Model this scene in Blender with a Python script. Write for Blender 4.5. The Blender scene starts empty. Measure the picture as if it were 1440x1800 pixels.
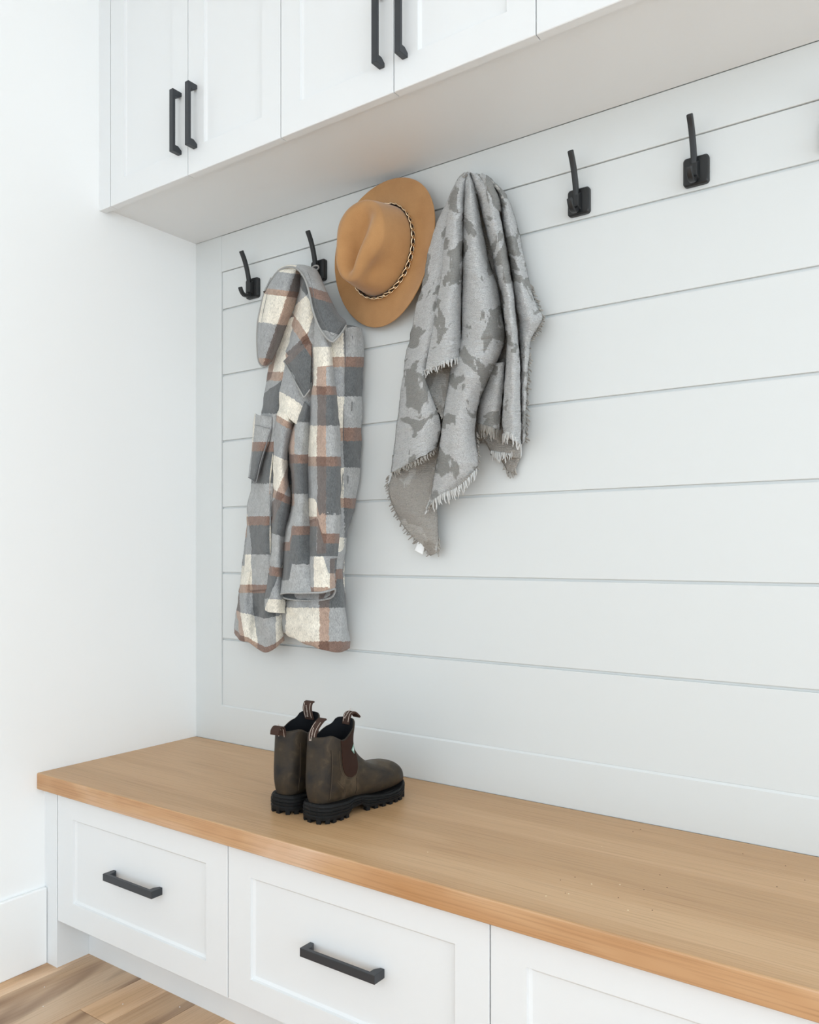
import bpy, math, random
import numpy as np
from mathutils import Vector, Matrix
from mathutils.bvhtree import BVHTree
R = math.radians
random.seed(7)
SC = bpy.context.scene
COL = SC.collection

# ------------------------------------------------------------ camera
CAM = (1.975, -1.6674, 1.0576); YAW = 0.6158; FPX = 1440.86; HOR = 972.64
cd = bpy.data.cameras.new('camera'); cam = bpy.data.objects.new('camera', cd); COL.objects.link(cam)
cam.location = CAM; cam.rotation_euler = (R(90), 0, YAW)
cd.sensor_fit = 'HORIZONTAL'; cd.sensor_width = 36.0; cd.lens = 36.0 * FPX / 1440
cd.shift_y = (HOR - 900) / 1440; cd.clip_start = 0.02
SC.camera = cam

# ------------------------------------------------------------ light
w = bpy.data.worlds.new('world'); SC.world = w; w.use_nodes = True
w.node_tree.nodes['Background'].inputs[0].default_value = (0.835, 0.93, 1.0, 1)
w.node_tree.nodes['Background'].inputs[1].default_value = 2.08
def area(name, loc, target, sx, sy, power, color):
    ld = bpy.data.lights.new(name, 'AREA'); ld.shape = 'RECTANGLE'; ld.size = sx; ld.size_y = sy
    ld.energy = power; ld.color = color
    o = bpy.data.objects.new(name, ld); COL.objects.link(o); o.location = loc
    o.rotation_euler = (Vector(target) - Vector(loc)).to_track_quat('-Z', 'Y').to_euler()
    return o
area('window_daylight', (4.6, -2.2, 1.35), (0.0, -0.9, 1.05), 2.2, 2.0, 24, (0.84, 0.93, 1.0))
SC.view_settings.view_transform = 'Standard'; SC.view_settings.look = 'None'
SC.view_settings.gamma = 1.0; SC.view_settings.use_curve_mapping = False
SC.view_settings.exposure = 0.0

# ------------------------------------------------------------ helpers
def Y(u, v, y):
    """world point in the plane at distance |y| in front of the back wall, read off the surveyed photograph"""
    a = (u - 720) / FPX; b = -(v - HOR) / FPX
    d = np.array([-math.sin(YAW) + a * math.cos(YAW), math.cos(YAW) + a * math.sin(YAW), b])
    return np.array(CAM) + d * (y - CAM[1]) / d[1]

def tag(o, label=None, cat=None, group=None, kind=None):
    if label: o['label'] = label
    if cat: o['category'] = cat
    if group: o['group'] = group
    if kind: o['kind'] = kind
    return o

def empty(name, loc=(0, 0, 0), label=None, cat=None, group=None):
    o = bpy.data.objects.new(name, None); COL.objects.link(o); o.location = loc; o.empty_display_size = .05
    return tag(o, label, cat, group)

def mesh(name, V, F, mat, parent=None, smooth=False, uv=None, uvname='UVMap', mats=None, fm=None):
    """V are in the local frame of the parent"""
    me = bpy.data.meshes.new(name); me.from_pydata([tuple(map(float, p)) for p in V], [], F); me.update()
    for m in (mats or [mat]): me.materials.append(m)
    if fm is not None:
        for p, k in zip(me.polygons, fm): p.material_index = k
    if uv is not None:
        l = me.uv_layers.new(name=uvname)
        for lp in me.loops: l.data[lp.index].uv = uv[lp.vertex_index]
    for p in me.polygons: p.use_smooth = smooth
    o = bpy.data.objects.new(name, me); COL.objects.link(o)
    if parent: o.parent = parent
    return o

def bevel(o, wdt=.002, seg=2, ang=30):
    m = o.modifiers.new('bevel', 'BEVEL'); m.width = wdt; m.segments = seg; m.limit_method = 'ANGLE'; m.angle_limit = R(ang)
    m.harden_normals = False
    return o

BF = [(0, 3, 2, 1), (4, 5, 6, 7), (0, 1, 5, 4), (1, 2, 6, 5), (2, 3, 7, 6), (3, 0, 4, 7)]
def boxv(x0, x1, y0, y1, z0, z1):
    return [(x0, y0, z0), (x1, y0, z0), (x1, y1, z0), (x0, y1, z0), (x0, y0, z1), (x1, y0, z1), (x1, y1, z1), (x0, y1, z1)]
def box(name, x0, x1, y0, y1, z0, z1, mat, parent=None, bv=0):
    o = mesh(name, boxv(x0, x1, y0, y1, z0, z1), BF, mat, parent)
    if bv: bevel(o, bv)
    return o
class MB:
    def __init__(s): s.V = []; s.F = []
    def add(s, V, F):
        n = len(s.V); s.V += [tuple(map(float, p)) for p in V]; s.F += [tuple(i + n for i in f) for f in F]
    def box(s, *a): s.add(boxv(*a), BF)
    def obj(s, name, mat, parent=None, smooth=False): return mesh(name, s.V, s.F, mat, parent, smooth)

def gridf(n, m, wrapm=False):
    F = []
    for i in range(n - 1):
        for j in range(m if wrapm else m - 1):
            k = (j + 1) % m
            F.append((i * m + j, i * m + k, (i + 1) * m + k, (i + 1) * m + j))
    return F

def catmull(A, n):
    A = np.array(A, float); k = len(A)
    if k == 2: 
        t = np.linspace(0, 1, n)[:, None]; return A[0] * (1 - t) + A[1] * t
    P = np.vstack([2 * A[0] - A[1], A, 2 * A[-1] - A[-2]]); out = []
    for t in np.linspace(0, k - 1, n):
        i = min(int(t), k - 2); f = t - i
        p0, p1, p2, p3 = P[i], P[i + 1], P[i + 2], P[i + 3]
        out.append(.5 * ((2 * p1) + (-p0 + p2) * f + (2 * p0 - 5 * p1 + 4 * p2 - p3) * f * f + (-p0 + 3 * p1 - 3 * p2 + p3) * f ** 3))
    return np.array(out)

def tube_mesh(path, rad, seg=8, cap=True):
    path = [Vector(p) for p in path]; n = len(path)
    if not hasattr(rad, '__len__'): rad = [rad] * n
    V = []; up = None
    for i in range(n):
        t = (path[min(i + 1, n - 1)] - path[max(i - 1, 0)]).normalized()
        if up is None: up = t.orthogonal().normalized()
        up = (up - t * up.dot(t)).normalized(); s = t.cross(up)
        for k in range(seg):
            a = 2 * math.pi * k / seg
            V.append(path[i] + (up * math.cos(a) + s * math.sin(a)) * rad[i])
    F = gridf(n, seg, True)
    if cap: F += [tuple(range(seg))[::-1], tuple((n - 1) * seg + k for k in range(seg))]
    return V, F

def ribbon_mesh(path, side, wd, th):
    """flat strap with rectangular section; side = fixed width direction"""
    path = [Vector(p) for p in path]; side = Vector(side).normalized(); n = len(path); V = []
    for i in range(n):
        t = (path[min(i + 1, n - 1)] - path[max(i - 1, 0)]).normalized(); nn = t.cross(side).normalized()
        wi = wd[i] if hasattr(wd, '__len__') else wd
        for a, b in ((-1, -1), (1, -1), (1, 1), (-1, 1)): V.append(path[i] + side * a * wi / 2 + nn * b * th / 2)
    return V, gridf(n, 4, True) + [(3, 2, 1, 0), tuple((n - 1) * 4 + k for k in range(4))]

# ------------------------------------------------------------ materials
def nodes(name, rough=.5, spec=.5, metal=0):
    m = bpy.data.materials.new(name); m.use_nodes = True; nt = m.node_tree
    b = nt.nodes['Principled BSDF']; b.inputs['Roughness'].default_value = rough
    b.inputs['Specular IOR Level'].default_value = spec; b.inputs['Metallic'].default_value = metal
    return m, nt, b
def N(nt, typ, **kw):
    n = nt.nodes.new(typ)
    for k, v in kw.items():
        if k.startswith('i_'):
            key = k[2:]; key = int(key) if key.isdigit() else key.replace('_', ' ')
            n.inputs[key].default_value = v
        else: setattr(n, k, v)
    return n
def L(nt, a, b): nt.links.new(a, b)
def ramp(nt, fac, stops, interp='LINEAR'):
    r = N(nt, 'ShaderNodeValToRGB'); r.color_ramp.interpolation = interp
    e = r.color_ramp.elements
    while len(e) < len(stops): e.new(.5)
    for k, (p, c) in enumerate(stops): e[k].position = p; e[k].color = (*c, 1)
    L(nt, fac, r.inputs[0]); return r.outputs[0]
def bump(nt, b, h, strength=.2, dist=.001, prev=None):
    n = N(nt, 'ShaderNodeBump'); n.inputs['Strength'].default_value = strength; n.inputs['Distance'].default_value = dist
    L(nt, h, n.inputs['Height'])
    if prev: L(nt, prev, n.inputs['Normal'])
    L(nt, n.outputs[0], b.inputs['Normal']); return n.outputs[0]
def noise(nt, vec, scale, detail=4, rough=.55, dist=0):
    n = N(nt, 'ShaderNodeTexNoise'); n.inputs['Scale'].default_value = scale; n.inputs['Detail'].default_value = detail
    n.inputs['Roughness'].default_value = rough; n.inputs['Distortion'].default_value = dist
    L(nt, vec, n.inputs['Vector']); return n.outputs['Fac']
def mapping(nt, vec, scale=(1, 1, 1), loc=(0, 0, 0), rot=(0, 0, 0)):
    n = N(nt, 'ShaderNodeMapping'); n.inputs['Scale'].default_value = scale; n.inputs['Location'].default_value = loc
    n.inputs['Rotation'].default_value = rot; L(nt, vec, n.inputs[0]); return n.outputs[0]
def math_(nt, op, a, b=None, c=None):
    n = N(nt, 'ShaderNodeMath', operation=op)
    for k, v in enumerate((a, b, c)):
        if v is None: continue
        if isinstance(v, (int, float)): n.inputs[k].default_value = v
        else: L(nt, v, n.inputs[k])
    return n.outputs[0]
def mix(nt, fac, a, b, mode='MIX'):
    n = N(nt, 'ShaderNodeMix', data_type='RGBA', blend_type=mode)
    for sock, v in ((n.inputs[0], fac), (n.inputs[6], a), (n.inputs[7], b)):
        if isinstance(v, (int, float)): sock.default_value = v
        elif isinstance(v, tuple): sock.default_value = (*v, 1)
        else: L(nt, v, sock)
    return n.outputs[2]

def plain(name, col, rough=.5, spec=.5, metal=0, nscale=0, nstr=.1, var=0):
    m, nt, b = nodes(name, rough, spec, metal); b.inputs['Base Color'].default_value = (*col, 1)
    tc = N(nt, 'ShaderNodeTexCoord').outputs['Object']
    if nscale: bump(nt, b, noise(nt, tc, nscale, 3), nstr, .0006)
    if var:
        f = noise(nt, tc, 9, 4)
        L(nt, ramp(nt, f, [(.3, tuple(c * (1 - var) for c in col)), (.7, tuple(min(1, c * (1 + var)) for c in col))]), b.inputs['Base Color'])
    return m
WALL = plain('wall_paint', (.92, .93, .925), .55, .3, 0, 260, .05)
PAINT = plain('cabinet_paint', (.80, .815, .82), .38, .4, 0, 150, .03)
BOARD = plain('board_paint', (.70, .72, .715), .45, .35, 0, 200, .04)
CEIL = plain('ceiling_paint', (.85, .85, .84), .8, .2, 0, 200, .05)
BLACK = plain('matte_black_metal', (.016, .017, .018), .38, .45, 0, 400, .06)
GUN = plain('gunmetal_black', (.028, .032, .038), .42, .5, 0, 400, .05)
GOLD = plain('gold_metal', (.95, .78, .55), .22, .5, 1, 300, .03)
RIB = plain('black_leather', (.012, .008, .008), .45, .4, 0, 500, .2)
RUBBER = plain('black_rubber', (.007, .0075, .008), .6, .22, 0, 350, .15)
LINING = plain('black_lining', (.006, .007, .009), .8, .15, 0, 300, .2)
LOOPM = plain('brown_webbing', (.055, .030, .022), .75, .2, 0, 900, .5)
LETTER = plain('cream_thread', (.62, .52, .45), .7, .2, 0, 600, .2)
LABELM = plain('white_label', (.85, .85, .84), .6, .2, 0, 500, .1)
CRUMB_L = plain('pale_sawdust', (.80, .66, .45), .8, .2, 0, 300, .3)
CRUMB_D = plain('dark_dirt', (.07, .05, .035), .8, .2, 0, 300, .3)
GREENM = plain('green_label', (.25, .42, .36), .6, .2, 0, 500, .1)

def wood(name, c1, c2, c3, axis, rough=.42, sc=1.0, knots=False, vary=False, stretch=.07):
    m, nt, b = nodes(name, rough, .4)
    tc = N(nt, 'ShaderNodeTexCoord').outputs['Object']
    st = [1, 1, 1]; st[axis] = stretch
    if vary:
        oi = N(nt, 'ShaderNodeObjectInfo'); ad = N(nt, 'ShaderNodeVectorMath', operation='ADD')
        cb = N(nt, 'ShaderNodeCombineXYZ'); L(nt, math_(nt, 'MULTIPLY', oi.outputs['Random'], 37.0), cb.inputs[0]); L(nt, math_(nt, 'MULTIPLY', oi.outputs['Random'], 91.0), cb.inputs[1])
        L(nt, tc, ad.inputs[0]); L(nt, cb.outputs[0], ad.inputs[1]); tc = ad.outputs[0]
    v = mapping(nt, tc, tuple(s * sc for s in st))
    big = noise(nt, v, 9, 3, .5, .6)
    ring = math_(nt, 'FRACT', math_(nt, 'MULTIPLY', big, 7.0))
    ring = math_(nt, 'ABSOLUTE', math_(nt, 'SUBTRACT', ring, .5))
    fst = [1, 1, 1]; fst[axis] = .018
    fine = noise(nt, mapping(nt, tc, tuple(s * sc for s in fst)), 260, 3, .6)
    col = ramp(nt, big, [(.3, c1), (.5, c2), (.72, c3)])
    col = mix(nt, math_(nt, 'MULTIPLY', ring, .28), col, c3, 'MULTIPLY')
    col = mix(nt, .5, col, ramp(nt, fine, [(.32, (.66, .6, .55)), (.52, (1, 1, 1)), (.75, (1.0, 1.0, 1.0))]), 'MULTIPLY')
    if knots:
        kst = [1, 1, 1]; kst[axis] = .22
        kn = noise(nt, mapping(nt, tc, tuple(kst), (3.1, 1.7, 0)), 5.2, 2, .5, 1.2)
        col = mix(nt, ramp(nt, kn, [(.54, (0, 0, 0)), (.66, (.8, .8, .8))]), col, (.20, .095, .045), 'MIX')
    if vary:
        hs = N(nt, 'ShaderNodeHueSaturation'); L(nt, col, hs.inputs['Color'])
        L(nt, math_(nt, 'MULTIPLY_ADD', oi.outputs['Random'], .34, .84), hs.inputs['Value'])
        col = hs.outputs[0]
    L(nt, col, b.inputs['Base Color']); bump(nt, b, fine, .12, .0006)
    return m
OAK = wood('oak_top', (.51, .31, .155), (.59, .37, .195), (.66, .435, .245), 0, .40)
OAKE = wood('oak_edge', (.47, .235, .095), (.58, .345, .18), (.74, .54, .40), 0, .42, 1.0, False, False, .22)
FLOORM = wood('floor_plank', (.56, .345, .185), (.69, .46, .28), (.80, .60, .42), 1, .40, 1.0, True, True)
GAPM = plain('dark_gap', (.06, .04, .03), .9, .1, 0, 100, .1)

# ------------------------------------------------------------ room
FZ = .012; CZ = 2.75
WR = 4.2
def struct(o): o['kind'] = 'structure'; return o
struct(box('wall_left', -.12, 0, -5.0, .12, -.1, CZ, WALL))
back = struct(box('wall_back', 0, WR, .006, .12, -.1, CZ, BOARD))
struct(box('ceiling', -.12, WR, -3.2, .12, CZ, CZ + .1, CEIL))
floor = struct(box('floor', 0, WR, -5.0, .006, -.1, FZ - .008, GAPM))
bb = struct(box('baseboard_left', 0, .0125, -5.0, -.494, FZ, .206, WALL)); bevel(bb, .003)

# floor planks run away from the camera, parallel to the left wall
rnd = random.Random(4)
edges = [.0, .072, .272, .372, .472, .572, .672, .772]
edges = [0, .0700, .2720, .3720, .4720]
x = .4720; k = 0
while x < WR - .2: x += (.1, .2, .1, .15)[k % 4]; k += 1; edges.append(x)
plk = {}
def plank(x0, x1, y0, y1):
    o = mesh('plank', boxv(x0 + .0006, x1 - .0006, y0 + .0006, y1 - .0006, FZ - .008, FZ), BF, FLOORM, floor); bevel(o, .0008, 1)
for i in range(len(edges) - 1):
    ys = [-.0]
    if i == 1: ys = [0, -.402 - .168 - 1.3]
    if i == 2: ys = [0, -.5695]
    while ys[-1] > -4.0: ys.append(ys[-1] - rnd.uniform(.9, 1.4))
    ys[-1] = -5.0
    for a, b in zip(ys[:-1], ys[1:]): plank(edges[i], edges[i + 1], b, a)

# shiplap: frame proud of the boards, boards with open joints
XF = .1137; XR = WR
zs = [1.8923, 1.7800, 1.5854, 1.3897, 1.1925, .9991, .8031, .6082]
fr = .0032
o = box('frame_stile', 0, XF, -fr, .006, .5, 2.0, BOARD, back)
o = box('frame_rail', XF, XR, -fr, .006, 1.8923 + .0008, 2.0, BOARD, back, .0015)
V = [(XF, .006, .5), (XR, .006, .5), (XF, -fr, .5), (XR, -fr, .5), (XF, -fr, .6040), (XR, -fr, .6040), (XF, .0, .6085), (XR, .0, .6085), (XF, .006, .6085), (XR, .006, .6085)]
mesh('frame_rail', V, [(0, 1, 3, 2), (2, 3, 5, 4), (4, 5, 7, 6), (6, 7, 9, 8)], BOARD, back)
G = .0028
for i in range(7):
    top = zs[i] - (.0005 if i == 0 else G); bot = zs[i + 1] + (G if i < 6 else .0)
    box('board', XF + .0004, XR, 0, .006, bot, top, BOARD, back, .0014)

# ------------------------------------------------------------ panelled fronts
def panel_front(name, x0, x1, z0, z1, yf, parent, fw=.062, th=.019, rec=.008, bv=.007, fwx=None):
    """shaker front: flat frame, sloped moulding, recessed flat panel, one mesh"""
    fwx = fwx or fw
    yb = yf + th; V = []; 
    def ring(a, y, ax=None):
        ax = a if ax is None else ax
        V.extend([(x0 + ax, y, z0 + a), (x1 - ax, y, z0 + a), (x1 - ax, y, z1 - a), (x0 + ax, y, z1 - a)])
    ring(0, yb); ring(0, yf + .0012); ring(.0012, yf); ring(fw, yf, fwx); ring(fw + .0015, yf + rec * .6, fwx + .0015); ring(fw + bv, yf + rec, fwx + bv)
    F = [(3, 2, 1, 0)]
    for r in range(5):
        for k in range(4):
            a = r * 4 + k; b = r * 4 + (k + 1) % 4; F.append((a, b, b + 4, a + 4))
    F.append((20, 21, 22, 23))
    return mesh(name, V, F, PAINT, parent)

def pull(parent, c, ln, axis, y0, proj, w=.0155):
    """square bar pull with two tapered feet; axis 'x' or 'z'; y0 = surface it sits on"""
    mb = MB(); h = ln / 2; t = .008
    yo = y0 - proj
    prof = [(-h, yo), (h, yo), (h, y0), (h - .009, y0), (h - .0165, yo + .017), (h - .0165, yo + t), (-h + .0165, yo + t), (-h + .0165, yo + .017), (-h + .009, y0), (-h, y0)]
    V = []
    for s in (-1, 1):
        for a, y in prof:
            V.append((c[0] + a, y, c[1] + s * w / 2) if axis == 'x' else (c[0] - s * w / 2, y, c[1] + a))
    n = len(prof)
    F = [tuple(range(n)) if axis == 'z' else tuple(range(n)), tuple(range(2 * n - 1, n - 1, -1))]
    F += [(i, n + i, n + (i + 1) % n, (i + 1) % n) for i in range(n)]
    o = mesh('handle', V, F, GUN, parent); bevel(o, .0008, 2)
    return o

# ------------------------------------------------------------ wall cabinets
YD = -.336; ZD = 1.988; ZT = 2.70
gx = [.0495, .364, .679, .9935, 1.3105, 1.625, 1.940, 2.2545, 2.569]
struct(box('trim_1', 0, .0482, YD, YD + .021, ZD, CZ, PAINT, None, .0008))
struct(box('trim_2', .0, gx[-1], YD + .004, 0, ZT, CZ, PAINT))
wc_lab = ['white wall cabinet against the left wall with two black pulls meeting',
          'white wall cabinet above the hat and blanket, black pulls cut by the top edge',
          'white wall cabinet at the upper right above the bare hooks']
for u in range(3):
    xa = gx[2 * u] if u else 0.0; xb = gx[2 * u + 2]
    t = empty('wall_cabinet', (0, 0, 0), wc_lab[u], 'cabinet', 'row of white wall cabinets')
    box('carcass', xa, xb, YD + .0215, -.0045, 2.0, ZT, PAINT, t)
    for s in range(2):
        d = panel_front('door', gx[2 * u + s] + .0010, gx[2 * u + s + 1] - .0010, ZD, ZT, YD, t, .064, .020, .007, .0055, .058)
        xx = gx[2 * u + 1] + (.0290 if s else -.0290)
        pull(d, (xx, 2.1215 if u == 0 else 2.1215), .153, 'z', YD, .0275, .0135)

# ------------------------------------------------------------ bench
YB = -.4931
dx = [.0555, .6805, 1.3055, 1.9305, 2.5555]
stile = mesh('trim', boxv(0, .0545, YB, -.016, FZ, .4586), BF, PAINT); stile.name = 'trim_3'; struct(stile)
bl = ['white bench drawer unit at the left wall with a black pull', 'white bench drawer unit below the boots with a black pull', 'white bench drawer unit at the lower right corner, its pull out of frame']
for u in range(3):
    t = empty('bench_cabinet', (0, 0, 0), bl[u], 'cabinet', 'drawer units of the bench')
    xa = .055 if u == 0 else dx[u]; xb = dx[u + 1]
    mb = MB(); mb.box(xa, xb, YB + .021, -.006, .135, .4586); mb.box(xa, xb, -.4035, -.006, FZ, .1352)
    mb.obj('carcass', PAINT, t)
    d = panel_front('drawer', dx[u] + .0012, dx[u + 1] - .0012, .1315, .4565, YB, t, .0585, .020, .0085, .0065, .066)
    pull(d, ((dx[u] + dx[u + 1]) / 2, .2985), .180, 'x', YB + .0085, .0300, .0165)
# oak top: separate edge material for the long front face
V = []
bx0, bx1, by0, by1, bz0, bz1, r_ = .0005, 2.60, -.5148, -.0055, .4586, .5, .003
prof = [(by1, bz0), (by0 + r_ * .6, bz0), (by0, bz0 + r_ * .6), (by0, bz1 - r_), (by0 + r_ * .3, bz1 - r_ * .3), (by0 + r_, bz1), (by1, bz1)]
for xx in (bx0, bx1):
    for y, z in prof: V.append((xx, y, z))
n = len(prof); F = [tuple(range(n)), tuple(range(2 * n - 1, n - 1, -1))] + [(i, n + i, n + (i + 1) % n, (i + 1) % n) for i in range(n)]
top = mesh('wooden_bench', V, F, OAK, None, mats=[OAK, OAKE], fm=[0, 0, 0, 1, 1, 1, 0, 0, 0][:2 + n])
tag(top, 'thick light oak bench top running the length of the niche', 'bench')

# ------------------------------------------------------------ hooks
def hook(x, label, z=1.8185):
    t = empty('coat_hook', (x, 0, z), label, 'hook', 'black double coat hooks on the boards')
    # plate: square, rounded corners, with raised bevelled inner pad
    V = []; n = 0
    def rr(hw, hh, r, y):
        nonlocal n
        for cx, cz, a0 in ((hw - r, hh - r, 0), (-hw + r, hh - r, 90), (-hw + r, -hh + r, 180), (hw - r, -hh + r, 270)):
            for k in range(5):
                a = R(a0 + k * 22.5); V.append((cx + r * math.cos(a), y, cz + r * math.sin(a)))
    rr(.0250, .0285, .007, .0); rr(.0250, .0285, .007, -.008); rr(.0225, .026, .006, -.0115)
    F = gridf(3, 20, True) + [tuple(range(20)), tuple(range(40, 60))[::-1]]
    mesh('plate', V, F, BLACK, t)
    # boss: faceted block the arms leave from
    mb = MB()
    V2 = [(-.009, -.0115, -.020), (.009, -.0115, -.020), (.009, -.0115, .018), (-.009, -.0115, .018), (-.0062, -.024, -.015), (.0062, -.024, -.015), (.0062, -.024, .010), (-.0062, -.024, .010)]
    mb.add(V2, [(0, 1, 2, 3), (7, 6, 5, 4), (4, 5, 1, 0), (5, 6, 2, 1), (6, 7, 3, 2), (7, 4, 0, 3)])
    bevel(mb.obj('boss', BLACK, t), .0015)
    def arm(name, pts, wd, th, nn):
        P = catmull(pts, nn); V, F = ribbon_mesh([(0, a, b) for a, b in P], (1, 0, 0), wd, th)
        o = mesh(name, V, F, BLACK, t, True); bevel(o, .0022, 3, 40)
    arm('upper_arm', [(-.017, .000), (-.0215, .022), (-.0275, .046), (-.0375, .072), (-.0505, .0945)], .0115, .0100, 14)
    arm('lower_arm', [(-.016, -.016), (-.027, -.026), (-.039, -.0275), (-.049, -.020), (-.0545, -.0085)], .0115, .0088, 12)
    return t
hx = [.2475, .4997, .7485, .9985, 1.2490, 1.4985, 1.7485]
hl = ['bare black double hook nearest the left wall', 'black double hook holding the plaid jacket collar', 'black double hook hidden behind the brown hat',
      'black double hook hidden under the grey blanket', 'bare black double hook just right of the blanket', 'bare black double hook at the upper right of the boards', 'black double hook cut off by the right edge of the picture']
for x_, l_ in zip(hx, hl): hook(x_, l_, 1.8065 if x_ == .7485 else 1.8185)

# ------------------------------------------------------------ cloth tools
def strip(rows, nu=26, nv=90, fold=None, power=.75, uvf=None):
    """cloth sheet lofted down rows of (uL,vL, uR,vR, dL,dM,dR, sL,sR, t [,tR]); d = distance off the back wall.
    returns verts, faces, uv"""
    rows = [tuple(r) + ((r[9],) if len(r) == 10 else ()) for r in rows]
    A = catmull(rows, nv); V = []; UV = []
    W = np.linspace(0, 1, nu)
    for i, a in enumerate(A):
        uL, vL, uR, vR, dL, dM, dR, sL, sR, tL, tR = a
        for w_ in W:
            bulge = math.sin(math.pi * w_) ** power if 0 < w_ < 1 else 0
            d = dL * (1 - w_) + dR * w_ + bulge * (dM - .5 * (dL + dR))
            if fold: d += fold(w_, i / (nv - 1))
            u = uL * (1 - w_) + uR * w_; v = vL * (1 - w_) + vR * w_
            V.append(Y(u, v, -max(d, .006))); UV.append(uvf(u, v) if uvf else (sL * (1 - w_) + sR * w_, tL * (1 - w_) + tR * w_))
    return V, gridf(nv, nu), UV

class Cloth:
    def __init__(s): s.V = []; s.F = []; s.UV = []
    def add(s, VFU, flip=False):
        V, F, U = VFU; n = len(s.V)
        s.V += list(V); s.UV += list(U); s.F += [tuple(i + n for i in (f[::-1] if flip else f)) for f in F]
        return s
    def obj(s, name, mats, parent, th=.004, crumple=None, cs=.05):
        V = s.V
        org = np.array(parent.location) if parent else np.zeros(3)
        V = [np.array(p) - org for p in V]
        o = mesh(name, V, s.F, None, parent, True, uv=s.UV, mats=mats)
        if crumple:
            tx = bpy.data.textures.new('crumple', 'CLOUDS'); tx.noise_scale = cs; tx.noise_depth = 2
            m = o.modifiers.new('crumple', 'DISPLACE'); m.texture = tx; m.strength = crumple; m.mid_level = .5; m.texture_coords = 'LOCAL'
        m = o.modifiers.new('thickness', 'SOLIDIFY'); m.thickness = th; m.offset = -1
        if len(mats) > 1: m.material_offset = 1; m.material_offset_rim = 0
        return o

def orient(o_vfu):
    """make faces point away from the wall (-y)"""
    V, F, U = o_vfu; f = F[len(F) // 2]; a, b, c = (np.array(V[f[k]]) for k in (0, 1, 2))
    nrm = np.cross(b - a, c - a)
    if nrm[1] > 0: F = [q[::-1] for q in F]
    return V, F, U

def plaid():
    m, nt, b = nodes('plaid_wool', .95, .1)
    b.inputs['Sheen Weight'].default_value = .25; b.inputs['Sheen Roughness'].default_value = .6
    uv = N(nt, 'ShaderNodeUVMap'); uv.uv_map = 'UVMap'
    tc = N(nt, 'ShaderNodeTexCoord').outputs['Object']
    wob = noise(nt, tc, 160, 3); wob2 = noise(nt, mapping(nt, tc, (1, 1, 1), (3, 5, 7)), 160, 3)
    sp = N(nt, 'ShaderNodeSeparateXYZ'); L(nt, uv.outputs[0], sp.inputs[0])
    s_ = math_(nt, 'FRACT', math_(nt, 'ADD', sp.outputs[0], math_(nt, 'MULTIPLY_ADD', wob, .05, 9.975)))
    t_ = math_(nt, 'FRACT', math_(nt, 'ADD', sp.outputs[1], math_(nt, 'MULTIPLY_ADD', wob2, .05, 9.975)))
    cream = (.84, .79, .67); brown = (.30, .175, .125); dark = (.085, .098, .108); grey = (.27, .285, .295)
    # warp s : cream | brown | grey ; weft t : brown | dark | light
    def col_of(cb, cd_, cl_): return ramp(nt, t_, [(0, cb), (.19, cd_), (.57, cl_)], 'CONSTANT')
    c1 = col_of((.46, .325, .25), (.38, .39, .395), (.88, .83, .72))
    c2 = col_of((.20, .115, .085), (.17, .145, .135), (.50, .36, .285))
    c3 = col_of((.26, .17, .135), (.14, .148, .152), (.42, .427, .425))
    m1 = ramp(nt, s_, [(0, (0, 0, 0)), (.42, (1, 1, 1))], 'CONSTANT'); m2 = ramp(nt, s_, [(0, (0, 0, 0)), (.56, (1, 1, 1))], 'CONSTANT')
    col = mix(nt, m2, mix(nt, m1, c1, c2), c3)
    # the cream weft blooms nearly white over cream warp, the grey over cream stays pale grey
    fu = noise(nt, mapping(nt, tc, (1.7, 1.2, .42)), 420, 5, .8)
    fu2 = noise(nt, tc, 60, 4, .6)
    col = mix(nt, 1.0, col, ramp(nt, fu, [(.30, (.45, .45, .46)), (.50, (.98, .98, .98)), (.70, (1.35, 1.35, 1.35))]), 'MULTIPLY')
    col = mix(nt, .5, col, ramp(nt, fu2, [(.3, (.70, .70, .70)), (.7, (1.18, 1.18, 1.18))]), 'MULTIPLY')
    L(nt, col, b.inputs['Base Color']); bump(nt, b, fu, .5, .0014)
    return m
PLAID = plaid()
PIPE = plain('felled_edge', (.38, .38, .37), .95, .1, 0, 500, .6, .12)
PIPED = plain('felled_edge_dark', (.24, .245, .25), .95, .1, 0, 500, .6, .12)
STITCH = plain('grey_seam_thread', (.19, .195, .20), .95, .1, 0, 600, .4)  # plain grey thread for jacket stitching, front seam and buttonholes

# fabric coordinates (warp s, weft t) of each jacket panel, as the checks fall on it
def sst(x): x = min(1, max(0, x)); return x * x * (3 - 2 * x)
def ip(x, xs, ys): return float(np.interp(x, xs, ys))
HX = [411, 424, 436, 451, 467, 484, 501]; HY = [1113, 1126, 1130, 1139, 1147, 1140, 1126]
def uv_leftfront(x, y):
    t = ip(y, [560, 655, 668, 727, 777, 793, 850, 908, 923, 975, 1028, 1042], [-.43, 0, .19, .57, 1, 1.19, 1.57, 2, 2.19, 2.57, 3, 3.19])
    if y > 1042: t = 3.19 + .81 * (y - 1042) / (ip(x, HX, HY) - 9 - 1042)
    xb = ip(y, [560, 665, 700, 900, 960, 1060, 1130], [520, 500, 452, 434, 442, 444, 453])
    s_ = 1 + (xb - x) / 55
    if y > 1050 and x > 484: s_ = 1 + (x - 484) / 60
    elif s_ < .66: s_ = .66
    return s_, t
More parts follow.
